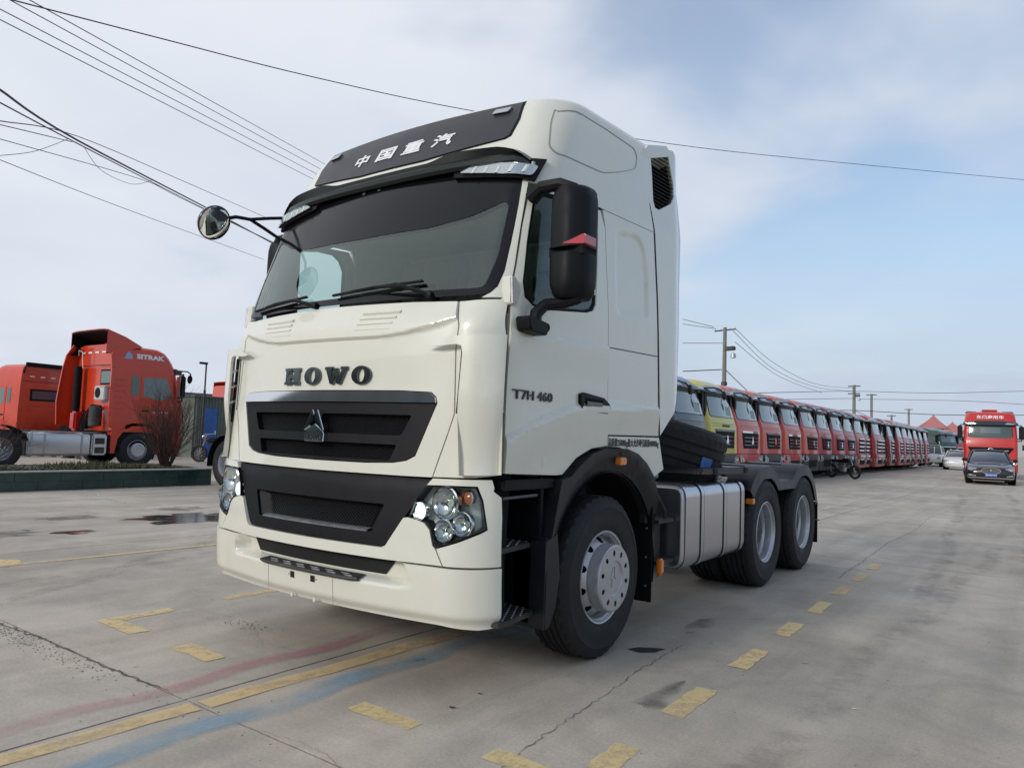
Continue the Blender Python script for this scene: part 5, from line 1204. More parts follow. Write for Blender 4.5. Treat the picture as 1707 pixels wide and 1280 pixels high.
# left: red tractor seen from behind its cab
LT = truck('orange red tractor truck seen side on behind the planter, white lettering on its roof', (-19.62, 7.2, 0), PI, ORANGE, low=False, detail=2, axles=(0, 3.55, 4.9), fair=True, round_mirror=True)
deflector(LT, ORANGE, .40, 3.56, .0, 1.05)
dl_ = deflector(LT, BLACKM, .37, 3.54, .05, 1.04); dl_.name = 'deflector_dark_inside'; dl_.scale = (.975, 1, 1)  # black inner copy, added to make the open underside darker
for sg in (1, -1):
    f_ = panel('side_fairing', FT2.side(sg), [(.80, 1.15), (1.28, 1.2), (1.32, 1.9), (1.22, 2.9), (1.10, 3.6), (.80, 3.5)] if sg > 0 else [(.80, 1.15), (.90, 1.2), (.92, 1.9), (.90, 2.9), (.95, 3.6), (.80, 3.5)], ORANGE, LT, off=.02, th=.06, step=.3, bev=.012)
    for z in (2.3, 2.9): panel('fairing_seam', FT2.side(sg), [(.82, z), (1.2, z), (1.2, z+.01), (.82, z+.01)], GAP, f_, off=.022, th=.001, step=.5, bev=0)
for i in range(5): B().box(-1.0+i*.42, -.78+i*.42, .805, .812, 3.36, 3.41).obj('reflective_strip', WPRINT, LT)
B().box(-1.12, 1.12, .79, .81, 2.98, 3.0).obj('rear_seam', GAP, LT)
rw = B().box(-1.12, -.42, .80, .82, 2.45, 2.82).obj('rear_window', mat('green_tint_window', (.03, .09, .07), .1, coat=1), LT, bev=.01)
B().box(-1.16, -.38, .799, .812, 2.41, 2.86).obj('window_seal', BLACKM, LT)
ac = B().box(-1.10, -.50, .82, 1.02, 1.95, 2.36).obj('air_conditioner', mat('pale_metal_box', (.50, .50, .47), .5, var=.1), LT, bev=.02)
B().lathe([(.15, 0), (.15, .01), (.001, .01)], (-.72, 1.022, 2.16), 'y', 20).obj('fan_grille', BLACKM, ac)
B().lathe([(.001, -.02), (.17, 0), (.17, .55), (.001, .57)], (-.80, 1.08, 1.2), 'z', 16).obj('air_filter', CHASSIS, LT)
b = B()
for k in range(6): b.tube([(-.3+.09*k, .86, 1.6), (-.3+.1*k, .98, 1.5+.03*k), (-.25+.09*k, 1.08, 1.3), (-.2+.06*k, 1.1, 1.05)], .02, 6)
b.tube([(-.7, .9, 1.75), (-.4, 1.0, 1.78), (-.1, .95, 1.65), (.0, .95, 1.1)], .05, 8); b.obj('air_hose', BLACKM, LT)
B().tube([(.62, 1.0, 1.1), (.62, 1.0, 2.95)], .11, 12).obj('exhaust_intake', BLACKM, LT)
B().box(.10, .42, .95, 1.25, 1.05, 1.6).obj('red_extinguisher_box', REDP, LT, bev=.05)
B().tube([(.9, .9, 3.3), (.8, .95, 3.45), (.5, .98, 3.4), (.45, .96, 2.9)], .012, 5).obj('air_line', WPRINT, LT)
for i in range(7): B().box(-1.24, -1.222, .45+.0*i, .78, 1.55+.17*i, 1.565+.17*i).obj('body_rib', ORANGE, LT)
tk2 = B().prism(round_poly([(-1.22, .35), (-.6, .35), (-.6, .98), (-1.22, .98)], .1), 1.35, 2.95, 'y').obj('fuel_tank', ALU, LT, bev=.03)
for y in (1.55, 2.5, 2.82): B().prism(round_poly([(-1.235, .335), (-.6, .335), (-.6, .995), (-1.235, .995)], .1), y, y+.05, 'y').obj('tank_strap', STEEL, tk2)
sx2 = B().box(-1.21, -.7, .88, 1.30, .38, .97).obj('tool_box', ALU, LT, bev=.04)
for z in (.42, .68): B().box(-1.216, -1.2, .95, 1.23, z, z+.19).obj('step_opening', CHASSIS, sx2, bev=.02)
B().box(-1.2, -.6, .62, .88, .40, .95).obj('battery_box', BLACKM, LT, bev=.02)
B().box(-.8, .8, .85, 2.6, .99, 1.01).obj('deck_plate', STEEL, LT)
b = B()
for a in range(13):
    an = R_(10+a*13)
    b.v += [(-1.24, 3.55+.68*math.cos(an), .525+.64*math.sin(an)), (-.6, 3.55+.68*math.cos(an), .525+.64*math.sin(an))]
b.f = [(2*i, 2*i+1, 2*i+3, 2*i+2) for i in range(12)]; b.obj('mudguard', BLACKM, LT)
text_panel('roof_lettering', 'SITRAK', lambda u, z, o: FT2.P(-FT2.usy(-u, z), z, o+.002), -.19, 3.22, .86, .15, WPRINT, LT, off=.004, th=.004, bold=.05)
em = B().add([(-1.158, .30+.0, 3.20), (-1.158, .55, 3.20), (-1.158, .50, 3.34), (-1.158, .42, 3.42), (-1.158, .34, 3.34)], [(0, 1, 2, 3, 4)]); em.v = [(p[0]-.012, p[1], p[2]) for p in em.v]; em.obj('roof_emblem', mat('pale_blue_emblem', (.30, .42, .60), .5), LT)
text_panel('door_lettering', 'MC11.54', lambda u, z, o: (-(FT2.at(z)[1]+o), -u, z), .35, 1.62, .50, .07, WPRINT, LT, off=.014, th=.002)
# second red cab further left, seen from behind its left side
L2 = truck('orange red truck cab at the left edge, seen from behind with a wide rear window', (-28.2, 8.3, -.25), R_(-79), ORANGE, low=False, detail=2, fair=True, round_mirror=False)
B().box(-.85, .75, .80, .815, 2.30, 2.62).obj('rear_window', mat('blue_grey_glass', (.05, .07, .09), .1, coat=1), L2, bev=.02)
B().box(-.92, .82, .795, .81, 2.24, 2.68).obj('window_seal', BLACKM, L2)
B().box(-1.1, 1.1, .80, .81, 2.95, 2.965).obj('rear_seam', GAP, L2)
B().box(-.9, .9, .82, 1.1, .9, 1.15).obj('chassis_crossbeam', CHASSIS, L2, bev=.03)
b = B(); b.tube([(1.1, .8, 3.25), (1.1, .95, 3.62), (-1.1, .95, 3.62), (-1.1, .8, 3.25)], .035, 6); b.box(-1.12, 1.12, .90, .98, 3.50, 3.64); b.obj('roof_rack', BLACKM, L2)
for i in range(5): B().box(-.9+.4*i, -.72+.4*i, .805, .81, 3.12, 3.16).obj('reflective_strip', WPRINT, L2)
for z in (2.05, 1.85, 1.65): B().box(-.9, .9, .80, .815, z, z+.02).obj('rear_rib', ORANGE, L2)
B().box(-1.0, 0.1, 1.5, 2.2, 1.0, 1.55).obj('spare_tyre_carrier', BLACKM, L2, bev=.1)
# dark truck whose rear wheel shows left of the white truck's bumper
BT = truck('black truck mostly hidden behind the white truck, one dusty rear wheel showing at left', (-6.3, 6.55, -.0), R_(90), NAVY, axles=(0, 3.4, 4.8), round_mirror=False)
for sg in (1, -1):
    b = B()
    for a in range(15):
        an = R_(-8+a*13.5); b.v += [(sg*1.25, 4.8+.64*math.cos(an), .525+.62*math.sin(an)), (sg*.6, 4.8+.64*math.cos(an), .525+.62*math.sin(an))]
    b.f = [(2*i, 2*i+1, 2*i+3, 2*i+2) for i in range(14)]; b.obj('mudguard', BLACKM, BT)
# ------------------------------------------------------------------ the long row on the right
names_ = ['second', 'third', 'fourth', 'fifth', 'sixth', 'seventh', 'eighth', 'ninth', 'tenth', 'eleventh', 'twelfth', 'thirteenth', 'fourteenth', 'fifteenth', 'sixteenth', 'seventeenth', 'eighteenth', 'nineteenth', 'twentieth', 'twenty-first', 'twenty-second', 'twenty-third', 'twenty-fourth', 'twenty-fifth', 'twenty-sixth']
GRP = 'tractor trucks parked in the long row'
XR = -4.52-1.45
def yc(edge): return edge-.90
rowA = truck('black tractor truck with a blue roof front, nearest of the long row', (XR, yc(16.4), 0), R_(90), NAVY, bumper=BUMPB, group=GRP)
panel('blue_roof_front', FT3.P, [(-1.0, 3.09), (1.0, 3.09), (.95, 3.25), (-.95, 3.25)], BLUEP, rowA, off=.01, th=.01, step=.15, bev=0)
rowY = truck('yellow tractor truck with a grey sun visor, second of the long row', (XR, yc(18.98), 0), R_(90), YELP, bumper=BUMPB, group=GRP, text=('SITRAK', .62, 1.86, .07, PRINT, .012))
ROOFP = mat('pale_roof_print', (.62, .60, .58), .6)
pO = truck('orange red tractor truck with a red bumper, third of the row beside the yellow truck', (XR, yc(21.35), 0), R_(90), ORANGE, bumper=REDP, group=GRP)
pB = truck('orange red tractor truck with a dark bumper, fourth of the long row', (XR, yc(23.9), 0), R_(90), ORANGE, bumper=BUMPB, group=GRP)
def put(src, edge, label, x=XR, rz=R_(90), m=None, y=None):
    o = copy_tree(src); o.location = (x, yc(edge) if y is None else y, 0); o.rotation_euler = (0, 0, rz); o['label'] = label
    if m:
        for c in [o]+list(o.children_recursive):
            if c.type == 'MESH' and c.data.materials and c.data.materials[0] in (ORANGE, CRIM): c.material_slots[0].link = 'OBJECT'; c.material_slots[0].material = m
    return o
for q_ in (pO, pB): deflector(q_, ORANGE, .22, z0=3.22, y0=-.35, y1=.80)
for q_ in (pO, pB): text_panel('roof_lettering', '中国重汽', FT3.P, -.72, 3.12, 1.44, .115, ROOFP, q_, off=.006, th=.002, bold=.02)
put(pO, 26.6, 'orange red tractor truck with a red bumper, fifth of the row between dark bumpered trucks')
put(pB, 29.3, 'orange red tractor truck with a dark bumper, sixth of the row before the crimson trucks')
for k, e in enumerate((31.75, 34.5, 36.9)): put(pB, e, 'crimson tractor truck with a dark bumper, %s of the long row' % names_[5+k], m=CRIM)
pC = truck('dark red tractor truck with stacked chrome grille bars, tenth of the long row', (XR, yc(39.4), 0), R_(90), CRIM, grille='bars', visor=mat('pale_visor', (.30, .32, .31), .4, coat=.3), bumper=CRIM, group=GRP, round_mirror=False); deflector(pC, CRIM, .20, z0=3.22, y0=-.35, y1=.80)
e = 39.4; k = 9
for e in [41.9+2.42*i for i in range(11)]:
    put(pC, e, 'dark red tractor truck with chrome bars, %s of the long row' % names_[k], m=DRED if k % 3 == 0 else None, x=XR+rg.uniform(-.18, .18), rz=R_(90+rg.uniform(-2, 2))); k += 1

G2 = 'trucks of the rear row, only their roofs showing'
for i, (x, y, m_) in enumerate(((-12.9, 20.3, ORANGE), (-13.0, 25.2, REDP), (-13.2, 31.0, REDP), (-13.0, 36.0, ORANGE), (-13.0, 46.5, ORANGE), (-12.8, 53.0, ORANGE))):
    o = put(pO, 0, 'red truck of the rear row, its roof showing above the %s front row truck' % ['nearest', 'yellow', 'third', 'fifth', 'seventh', 'ninth'][i], x=x, y=y, m=m_); o['group'] = G2
    deflector(o, m_, .80, z0=3.25, y0=-.6)
for i, (y, m_, lb_) in enumerate(((76, GREENP, 'dark green tractor truck standing beyond the end of the red row'), (84, REDP, 'red tractor truck far off beyond the white pickup'), (94, YELP, 'yellow tractor truck far off under the second pagoda roof'), (104, DRED, 'dark red tractor truck farthest off along the row'))):
    o = put(pO, 0, lb_, x=-5.2-.1*i, y=y, m=m_, rz=R_(60)); o['group'] = 'trucks parked far down the yard'
# red truck coming up behind the sedan
RT = truck('bright red tractor truck facing the viewer behind the black sedan', (.78, 44.7, 0), R_(5), REDP, low=False, grille='wing', visor=mat('dark_tint_visor', (.02, .03, .03), .2, coat=.5), text=('东风商用车', 1.25, 3.20, .20, WPRINT, .02), round_mirror=False, glassm=mat('green_dark_windscreen', (.045, .07, .06), .07, coat=1), fair=True)
B().box(-.42, .42, -.35, .1, 3.60, 3.74).obj('roof_lamp_box', REDP, RT, bev=.08)
for sg in (1, -1): B().box(sg*.55, sg*1.15, .2, .75, 3.50, 3.66).obj('roof_fairing', GREENP, RT, bev=.06)
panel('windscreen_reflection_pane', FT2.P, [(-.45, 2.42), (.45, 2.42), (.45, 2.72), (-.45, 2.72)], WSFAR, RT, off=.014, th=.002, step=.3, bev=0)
# ------------------------------------------------------------------ cars
def car(label, loc, rz, m, L=4.9, W=1.85, H=1.48, wr=.33, style='sedan', name='parked_car', group=None, glassm=DGL):
    t = thing(name, label, 'car', loc, rz, group); n = 20
    if style == 'sedan': st = [(0, .30, .58, .70), (.05, .22, .66, .84), (.25, .18, .74, .92), (.6, .17, .82, .97), (1.1, .17, .90, 1.0), (1.55, .17, .95, 1.0), (2.6, .17, .97, 1.0), (3.7, .17, .98, 1.0), (4.3, .18, .98, .97), (4.75, .24, .90, .90), (4.85, .32, .72, .80)]; gh = [(1.45, .94, .94, .80), (2.15, H-.05, .72, .80), (2.7, H, .74, .80), (3.3, H-.03, .72, .80), (4.15, .98, .94, .80)]
    else: st = [(0, .40, .80, .85), (.08, .35, .95, .92), (.5, .33, 1.02, .98), (1.15, .33, 1.08, 1.0), (1.4, .33, 1.12, 1.0), (2.6, .33, 1.12, 1.0), (4.2, .33, 1.12, 1.0), (4.75, .36, 1.08, .95), (4.85, .42, .95, .9)]; gh = [(1.2, 1.10, .94, .84), (1.75, H-.04, .78, .84), (2.6, H, .80, .84), (4.3, H-.03, .78, .84), (4.65, 1.1, .92, .84)]
    k = L/4.85; V = []
    for y, zb, zt, w in st:
        h = W/2*w; V += [(sx*q*h, y*k, z) for sx, q, z in ((-1, .80, zb), (-1, .97, zb+.08), (-1, 1.0, (zb+zt)/2), (-1, .95, zt-.06), (-1, .82, zt), (0, 0, zt+.035), (1, .82, zt), (1, .95, zt-.06), (1, 1.0, (zb+zt)/2), (1, .97, zb+.08), (1, .80, zb))]
    F = [(i*11+j, i*11+(j+1) % 11, (i+1)*11+(j+1) % 11, (i+1)*11+j) for i in range(len(st)-1) for j in range(11)]+[tuple(range(10, -1, -1)), tuple((len(st)-1)*11+j for j in range(11))]
    F = [q[::-1] for q in F]; body = make('car_body', V, F, m, t, smooth=50)
    V = []
    for y, z, w, q in gh:
        h = W/2*w; zb = .90 if style == 'sedan' else 1.06
        V += [(-W/2*.90, y*k, min(zb, z)), (-h*(.97 if z > 1.1 else 1), y*k, z-.05), (-h*.8, y*k, z), (0, y*k, z+.02), (h*.8, y*k, z), (h*(.97 if z > 1.1 else 1), y*k, z-.05), (W/2*.90, y*k, min(zb, z))]
    F = [(i*7+j, (i+1)*7+j, (i+1)*7+j+1, i*7+j+1) for i in range(len(gh)-1) for j in range(6)]
    make('windows', V, F, glassm, t, smooth=50)
    V = []
    for y, z, w, q in gh[1:-1]:
        h = W/2*w; V += [(-h*.97, y*k, z-.04), (-h*.8, y*k, z+.012), (0, y*k, z+.035), (h*.8, y*k, z+.012), (h*.97, y*k, z-.04)]
    make('roof', V, [(i*5+j, (i+1)*5+j, (i+1)*5+j+1, i*5+j+1) for i in range(len(gh)-3) for j in range(4)], m, t, smooth=50)
    for sg in (1, -1):
        for pp in ([(sg*W/2*.90, gh[0][0]*k, gh[0][1]), (sg*W/2*gh[1][2]*.97, gh[1][0]*k, gh[1][1]-.03)], [(sg*W/2*gh[-2][2]*.97, gh[-2][0]*k, gh[-2][1]-.03), (sg*W/2*.90, gh[-1][0]*k, gh[-1][1])], [(sg*W/2*.9, 2.75*k, .95 if style == 'sedan' else 1.1), (sg*W/2*.75, 2.75*k, H-.04)]): B().tube(pp, .03, 6).obj('window_pillar', m, t)
        for y in (.95, 3.75 if style == 'sedan' else 3.85):
            w_ = B().lathe([(wr*.62, .01), (wr*.66, .02), (wr*.95, .01), (wr, -.03), (wr, -.2), (wr*.8, -.22)], (sg*(W/2-.01), y*k, wr), 'x', 28, sg).obj('tyre', RUBBER, t); B().lathe([(wr*.62, .012), (wr*.55, -.03), (wr*.2, -.01), (.001, -.01)], (sg*(W/2-.01), y*k, wr), 'x', 20, sg).obj('rim', SILVER, w_)
            B().lathe([(wr*1.13, .004), (wr*1.13, -.25)], (sg*(W/2-.02), y*k, wr+.02), 'x', 24, sg).lathe([(wr*1.13, .004), (wr*.9, .0)], (sg*(W/2-.02), y*k, wr+.02), 'x', 24, sg).obj('wheel_arch', BLACKM, t)
        mm = B().box(sg*(W/2*.93), sg*(W/2+.14), 1.62*k, 1.76*k, gh[0][1]+.02, gh[0][1]+.17).obj('wing_mirror', m, t, bev=.04)
        B().prism(round_poly([(sg*.50*W/1.85, .70), (sg*.83*W/1.85, .74), (sg*.86*W/1.85, .62), (sg*.62*W/1.85, .57)], .02) if style == 'sedan' else [(sg*.60, .82), (sg*.84, .84), (sg*.84, .66), (sg*.62, .66)], -.02 if style != 'sedan' else .04, .28, 'y').obj('headlight', LAMPW, t, bev=.01)
        B().prism([(sg*.55, .34), (sg*.80, .38), (sg*.78, .44), (sg*.56, .38)], -.012, .1, 'y').obj('fog_lamp', LAMPW, t)
    return t
SD = car('glossy black sedan with a blue number plate driving towards the viewer', (1.42, 33.9, 0), R_(5), BGLOSS, H=1.50, W=1.86, glassm=mat('blue_dark_windscreen', (.03, .04, .07), .06, coat=1))
oval = [(.36*math.cos(2*PI*i/24)*(1.0), .60+.145*math.sin(2*PI*i/24)) for i in range(24)]
g_ = B().prism(oval, -.035, .05, 'y').obj('grille_surround', CHROME, SD); B().prism([(p[0]*.90, .60+(p[1]-.60)*.86) for p in oval], -.045, .0, 'y').obj('grille', DCHROME, g_)
for i in range(15):
    x = -.28+.04*i; h = .11*math.sqrt(max(0, 1-(x/.33)**2)); B().box(x-.006, x+.006, -.055, -.045, .60-h, .60+h).obj('grille_bar', CHROME, g_)
B().lathe([(.06, 0), (.05, .02), (.001, .02)], (0, -.05, .62), 'y', 16, -1).obj('badge', CHROME, g_)
pl_ = B().box(-.22, .22, -.06, -.045, .36, .48).obj('number_plate', mat('blue_plate', (.05, .14, .55), .4), SD); text_panel('plate_lettering', '鲁LB8Y63', lambda u, z, o: (u, -.061-o, z), -.19, .38, .38, .08, WPRINT, pl_, off=.001, th=.001)
B().box(-.80, .80, -.02, .03, .275, .30).obj('chrome_lip', CHROME, SD)
WHC = body_paint('white_car_paint', (.70, .70, .68))
car('white sedan far down the lane beyond the black sedan', (-2.1, 59.5, 0), R_(3), WHC, L=4.6, W=1.78, H=1.45, glassm=DGL)
PU = car('white pickup with three dark upper windows, beside the end of the red row', (-4.9, 68.6, 0), R_(2), WHC, L=5.1, W=1.9, H=1.85, wr=.38, style='suv')
for x in (-.3, .3): B().box(x-.03, x+.03, 1.1, 1.5, 1.12, 1.7).obj('window_post', WHC, PU)
car('dark green car with a black wing mirror, left of the white truck', (-16.9, 9.3, 0), R_(-70), mat('car_green', (.03, .05, .03), .2, coat=1), L=4.8, W=1.9, H=1.6, group=None)
# grey box lorry at the right edge of the yard
BL = thing('box_lorry', 'pale grey box lorry cut off by the right edge, beside the red truck', 'lorry', (3.75, 50, 0), 0)
GB = mat('grey_box_paint', (.33, .34, .36), .6, var=.1)
B().box(-1.2, 1.2, 1.6, 7.5, .95, 3.1).obj('cargo_box', GB, BL, bev=.03)
panel('cab_body', lambda x, z, o: (x, -.2-o*1.0+.15*(z-.6), z), [(-1.05, .45), (1.05, .45), (1.05, 2.1), (.9, 2.3), (-.9, 2.3), (-1.05, 2.1)], GB, BL, off=.0, th=1.6, step=.5, bev=.05, back=True)
B().box(-.9, .9, -.06, -.01, 1.35, 1.95).obj('windscreen', DGL, BL)
for x in (-1.0, 1.0):
    for y in (.3, 5.8): B().lathe([(.001, .0), (.2, 0), (.4, .0), (.42, -.03), (.42, -.22)], (x, y, .42), 'x', 24, 1 if x > 0 else -1).obj('wheel', RUBBER, BL)
# motorcycle parked in front of the row
def motorcycle(label, loc, rz):
    t = thing('motorcycle', label, 'motorcycle', loc, rz)
    for y in (-.65, .62):
        w = B().lathe([(.22, .04), (.29, .05), (.31, 0), (.29, -.05), (.22, -.04)], (0, y, .31), 'x', 28, close=True).obj('wheel', RUBBER, t)
        b = B(); b.lathe([(.04, .04), (.04, -.04)], (0, y, .31), 'x', 10)
        for i in range(12): a = i*PI/6; b.tube([(0, y, .31), (0, y+.25*math.cos(a), .31+.25*math.sin(a))], .004, 4)
        b.obj('spokes', STEEL, w)
    B().tube([(0, -.65, .31), (0, -.48, .72), (0, -.40, .98)], .025, 6).tube([(-.32, -.30, 1.03), (-.15, -.40, 1.0), (.15, -.40, 1.0), (.32, -.30, 1.03)], .014, 6).obj('fork_and_handlebar', STEEL, t)
    B().tube([(0, -.42, .80), (0, -.1, .45), (0, .25, .40), (0, .62, .31)], .03, 6).tube([(0, -.42, .85), (0, .1, .72), (0, .7, .75)], .025, 6).obj('frame', CHASSIS, t)
    B().box(-.12, .12, -.35, .02, .70, .88).obj('fuel_tank', BLACK, t, bev=.06); B().box(-.11, .11, .02, .62, .74, .82).obj('seat', BLACKM, t, bev=.03); B().box(-.11, .11, -.15, .15, .30, .58).obj('engine', STEEL, t, bev=.04)
    B().lathe([(.001, -.04), (.08, 0), (.08, .04), (.001, .05)], (0, -.50, .90), 'y', 14, -1).obj('headlamp', LAMPW, t)
    return t
motorcycle('small motorcycle parked before the crimson trucks of the row', (-4.0, 31.4, 0), R_(60))
motorcycle('dark motorcycle parked by the shed behind the planter', (-20.6, 11.2, 0), R_(-60))
# ------------------------------------------------------------------ shed with blue door, camera post, far buildings
SH = thing('metal_shed', 'grey green corrugated metal shed with a blue door behind the planter', 'shed', (-24.5, 15.2, 0))
SHM = mat('corrugated_green_grey', (.115, .14, .115), .6, var=.25, vs=2, dirt=((.2, .18, .15), 2, .5))
pts = []
y = -2.6
while y < 2.6: pts += [(y, 0), (y+.05, 0), (y+.07, .03), (y+.12, .03)]; y += .14
V = [(p[1], p[0], z) for p in pts for z in (0, 2.45)]
B().add(V, [(2*i, 2*i+2, 2*i+3, 2*i+1) for i in range(len(pts)-1)]).obj('corrugated_wall', SHM, SH, smooth=20)
B().box(-4, -.01, -2.62, 2.6, 0, 2.44).obj('shed_body', SHM, SH); B().box(-4.1, .12, -2.7, 2.7, 2.45, 2.50).obj('shed_roof', SHM, SH)
dr_ = B().box(.032, .06, -2.28, -1.60, .02, 2.02).obj('door', mat('blue_door_paint', (.03, .12, .36), .5, var=.2, vs=4), SH, bev=.006); B().box(.06, .09, -1.70, -1.66, .95, 1.1).obj('door_handle', WPRINT, dr_)
put(pO, 0, 'red truck behind the grey green shed, only its roof showing', x=-30.0, y=18.2, rz=R_(170), m=ORANGE)['group'] = 'trucks behind the shed'
CP = thing('camera_post', 'slim dark post with a camera on top, standing beside the shed', 'post', (-21.6, 11.2, 0))
B().tube([(0, 0, 0), (0, 0, 2.6)], .045, 8).tube([(0, 0, 2.6), (0, 0, 3.60)], .03, 8).obj('post', CHASSIS, CP); B().box(-.05, .05, -.26, .04, 3.54, 3.62).obj('camera_head', BLACK, CP, bev=.01); B().box(-.1, .1, -.1, .1, 0, .5).obj('post_base', CHASSIS, CP)
PR = mat('pagoda_roof_red', (.42, .16, .15), .8, var=.15, vs=2); PWL = mat('pagoda_wall', (.50, .42, .38), .9, var=.2, vs=1); PRD = mat('pagoda_red_wall', (.36, .08, .06), .8)
def pagoda(label, x, y, w, h):
    t = thing('pagoda_building', label, 'building', (x, y, 0))
    B().box(-w*.42, w*.42, -w*.42, w*.42, 0, h*.42).obj('lower_wall', PRD, t); B().box(-w*.36, w*.36, -w*.36, w*.36, h*.42, h*.68).obj('upper_wall', PWL, t)
    for z, s_, hh in ((h*.42, .62, .14), (h*.66, .60, .34)):
        b = B(); n = 6; V = []
        for i in range(n+1):
            q = i/n; s = w*s_*((1-q)**1.4*.93+.07*(1-q)); zz = z+h*hh*q
            V += [(-s, -s, zz), (s, -s, zz), (s, s, zz), (-s, s, zz)]
        b.add(V, [(i*4+j, i*4+(j+1) % 4, (i+1)*4+(j+1) % 4, (i+1)*4+j) for i in range(n) for j in range(4)]); b.obj('roof', PR, t, smooth=20)
    for i in range(4): B().box(-w*.3+i*w*.17, -w*.3+i*w*.17+w*.09, -w*.37, -w*.355, h*.47, h*.60).obj('window', DGL, t)
    return t
pagoda('pink red roofed pagoda building on the skyline, the taller of the two', -18.0, 190, 5.2, 9.7); pagoda('pink red roofed pagoda building on the skyline, lower and behind the taller one', -15.6, 205, 5.6, 8.6)
FARB = mat('far_wall', (.40, .40, .40), .9, var=.1, vs=.3)
for i, (x, y, w, d, h, lb_) in enumerate(((-90, 60, 30, 60, 4.5, 'long pale low building on the far left skyline behind the red trucks'), (-6, 300, 60, 20, 6, 'long low grey building at the far end of the yard'))):
    t = thing('low_building', lb_, 'building', (x, y, 0)); B().box(-w/2, w/2, -d/2, d/2, 0, h).obj('wall', FARB, t); B().box(-w/2-.3, w/2+.3, -d/2-.3, d/2+.3, h, h+.3).obj('roof', GREYV, t)
    for k in range(8): B().box(-w/2+w*(k+.3)/8, -w/2+w*(k+.7)/8, -d/2-.05, -d/2, h*.4, h*.7).obj('window', DGL, t)
# buildings across the street behind the viewer, mirrored in the chrome and glass of the white truck
SB = thing('roadside_shop_row', 'long row of low shops across the road, mirrored in the white truck chrome strip', 'building', (-30, -26, 0))
B().box(-30, 45, -8, 0, 0, 6.5).obj('wall', mat('shop_wall', (.16, .17, .165), .9, var=.3, vs=.2), SB)
for k in range(14): B().box(-28+5*k, -24.5+5*k, 0, .1, .1, 3.2).obj('shopfront', DGL if k % 2 else mat('shop_shutter', (.07, .10, .10), .6), SB)
B().box(-12, 2, 0, 1.6, 3.3, 4.2).obj('awning', mat('green_awning', (.05, .13, .09), .7), SB); B().box(4, 14, 0, .3, 3.4, 4.6).obj('fascia', mat('red_fascia', (.30, .05, .04), .6), SB)
# ------------------------------------------------------------------ poles and wires
POLE = mat('weathered_concrete_pole', (.20, .20, .17), .9, var=.2, vs=3); IRON = mat('dark_iron', (.06, .06, .065), .6); WIRE = mat('wire_black', (.02, .02, .022), .6)
def pole(label, x, y, h, r=.16, arms=1, gear=True):
    t = thing('utility_pole', label, 'pole', (x, y, 0), R_(-15)); B().tube([(0, 0, 0), (0, 0, h)], [r*(1 if y < 60 else 1.3), r*(.7 if y < 60 else 1.0)], 10).obj('pole_shaft', POLE, t)
    for k in range(arms):
        z = h-.25-k*1.1; a = B().box(-.9, .9, -.05, .05, z, z+(.09 if y < 60 else .16)).obj('crossarm', IRON, t)
        for x_ in (-.85, -.4, .4, .85): B().lathe([(.03, 0), (.06, .06), (.03, .1), (.05, .15), (.001, .18)], (x_, 0, z+.09), 'z', 8).obj('insulator', WPRINT, a)
    if gear:
        B().box(.12, .85, -.2, .2, h-1.75, h-1.45).obj('switch_box', IRON, t, bev=.05); B().lathe([(.001, 0), (.20, .05), (.16, .35), (.001, .42)], (.75, .0, h-2.35), 'z', 12).obj('floodlight', STEEL, t); B().lathe([(.22, 0), (.22, .25)], (0, 0, h-4.3), 'z', 12).obj('pole_clamp', IRON, t)
    return t
pole('nearest utility pole with crossarm and floodlight, above the orange trucks', -15.95, 49.2, 9.9, .19)
pole('tall utility pole with two crossarms, first of the far cluster', -19.9, 114.3, 10.6, .22, 2)
pole('second utility pole of the far cluster, joined by a transformer beam', -21.3, 135.5, 10.7, .2, 1, False)
pole('small utility pole between the far cluster and the pagodas', -22.3, 162, 8.2, .2, 1)
pole('thin utility pole standing alone above the dark red trucks', -21.8, 181, 10.4, .2, 1, False)
pole('utility pole in front of the taller pagoda', -20.5, 213, 8.6, .2, 1, False)
pole('utility pole in front of the lower pagoda', -18.5, 227, 7.4, .2, 1, False)
pole('farthest utility pole, right of the pagodas', -18.0, 252, 6.8, .2, 1, False)
def wire(label, pts, r, sag=0.0, cat='cable'):
    P_ = [Vector(p) for p in pts]; out = []
    for i in range(len(P_)-1):
        p0, p1, p2, p3 = P_[max(i-1, 0)], P_[i], P_[i+1], P_[min(i+2, len(P_)-1)]; k = max(6, int((p2-p1).length/2.5))
        for j in range(k):
            t = j/k; out.append(.5*((2*p1)+(p2-p0)*t+(2*p0-5*p1+4*p2-p3)*t*t+(3*p1-p0-3*p2+p3)*t**3)+Vector((0, 0, -sag*4*t*(1-t))))
    out.append(P_[-1]); o = B().tube(out, r, 5).obj('overhead_wire', WIRE); tag(o, label, cat, 'overhead wires of the yard'); return o
wire('longest overhead cable, crossing the whole sky behind the white truck roof', [(-12.29, 1.02, 9.2), (-13.01, 4.14, 10.15), (-13.32, 8.77, 11.26), (-12.91, 15.14, 12.65), (-9.48, 24.93, 14.1), (-5.08, 35.4, 15.88), (2.36, 50.5, 18.28)], .014)
up4 = ['highest', 'second highest', 'third highest', 'lowest']
for i, (a, b_) in enumerate((((-9.82, 0.43, 8.1), (-20.07, 14.96, 11.95)), ((-10.08, 0.24, 8.09), (-20.17, 14.91, 11.72)), ((-10.2, 0.17, 7.93), (-20.31, 14.82, 11.53)), ((-10.2, 0.18, 7.76), (-20.45, 14.74, 11.33)))):
    A_, Bb = Vector(a), Vector(b_); d = Bb-A_; wire('%s of the four parallel wires at upper left' % up4[i], [A_-d*.15, A_, Bb, Bb+d*.25], .009)
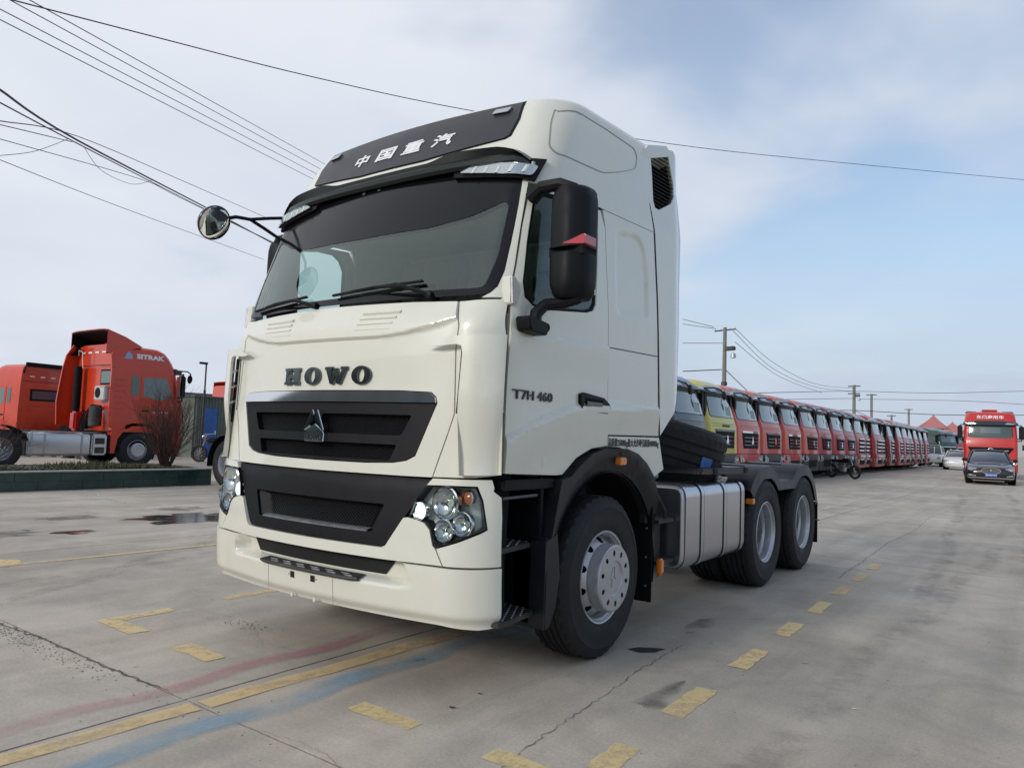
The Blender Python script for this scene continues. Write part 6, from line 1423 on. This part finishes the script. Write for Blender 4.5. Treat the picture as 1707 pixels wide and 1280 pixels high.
for lb_, pts_, r_ in (('thick black bundled cable at left, passing behind the round mirror', [(-10.21, 0.27, 6.63), (-13.42, 2.83, 7.35), (-20.09, 10.26, 8.74), (-24.69, 16.78, 9.35)], .022),
    ('black cable twisted along the thick bundle at left', [(-10.21, 0.29, 6.42), (-13.42, 2.84, 7.28), (-20.43, 10.0, 8.87), (-24.73, 16.74, 9.48)], .014),
    ('thin cable rising just above the thick bundle at left', [(-10.22, 0.31, 6.13), (-14.48, 3.27, 7.82), (-19.21, 8.38, 9.2), (-25.34, 16.18, 10.8)], .010),
    ('short cable joining the bundle from the left edge', [(-11.36, 0.69, 6.46), (-14.59, 3.2, 7.69)], .009),
    ('thin cable below the bundle, running to the round mirror', [(-11.36, 0.71, 6.21), (-16.26, 5.69, 7.86), (-19.22, 8.43, 8.62), (-25.24, 16.35, 9.73)], .008),
    ('lowest thin wire at left, ending behind the far door mirror', [(-12.51, 1.12, 6.19), (-16.75, 5.4, 7.11), (-23.88, 14.97, 8.51)], .008),
    ('loose wire curling up to the bundle from the left edge', [(-10.22, 0.35, 5.57), (-11.95, 1.5, 6.38), (-13.58, 2.72, 7.39)], .006),
    ('loose wire loop hanging below the bundle', [(-13.32, 2.92, 7.22), (-15.07, 4.11, 7.39), (-16.48, 5.54, 7.73), (-16.99, 6.36, 8.19)], .006)):
    wire(lb_, pts_, r_)
for lb_, pts_, r_ in (('top wire reaching the nearest pole from behind the cab', [(-18.05, 46.28, 10.22), (-16.58, 48.61, 9.89)], .02), ('second wire reaching the nearest pole from behind the cab', [(-18.05, 46.31, 9.87), (-16.48, 48.7, 9.77)], .02),
    ('level wire reaching the nearest pole at its switch box', [(-18.07, 46.42, 8.48), (-16.06, 49.1, 8.72)], .02), ('thick cable reaching the nearest pole at its lower clamp', [(-18.09, 46.58, 6.44), (-16.15, 49.19, 6.77)], .035),
    ('upper sagging wire between the nearest pole and the far cluster', [(-15.29, 49.56, 9.82), (-19.0, 71.65, 9.59), (-19.4, 89.99, 8.88), (-19.88, 114.3, 10.14)], .022), ('second sagging wire between the nearest pole and the far cluster', [(-15.43, 49.47, 9.64), (-19.01, 71.69, 8.98), (-19.41, 90.02, 8.52), (-19.89, 114.33, 9.69)], .022),
    ('lowest sagging wire leaving the nearest pole', [(-15.33, 49.61, 8.84), (-19.99, 77.2, 8.68), (-21.3, 101.02, 8.54)], .022), ('stay cable slanting down from the nearest pole to the roofs', [(-15.9, 49.38, 6.74), (-19.59, 65.3, 6.35)], .035),
    ('highest long wire running right across above the red truck', [(-18.91, 65.81, 6.16), (-19.89, 114.33, 9.69), (-10.1, 121.42, 9.87), (0.49, 129.03, 10.62), (12, 137, 11.3)], .035), ('wire running left from the lower arm of the cluster', [(-20.54, 77.01, 6.21), (-19.9, 114.41, 8.63)], .03),
    ('thick lowest long wire running right across above the red truck', [(-22.64, 100.27, 5.98), (-19.92, 114.55, 6.86), (-10.13, 121.66, 6.68), (0.45, 129.3, 7.08), (12, 138, 7.5)], .05), ('middle long wire running right across above the red truck', [(-19.47, 114.73, 8.56), (-7.23, 123.58, 8.85), (0.47, 129.18, 8.67), (12, 138, 8.5)], .03),
    ('cable falling from the cluster to the small pole', [(-19.92, 114.55, 6.86), (-22.47, 162.3, 5.98)], .04)):
    wire(lb_, pts_, r_)
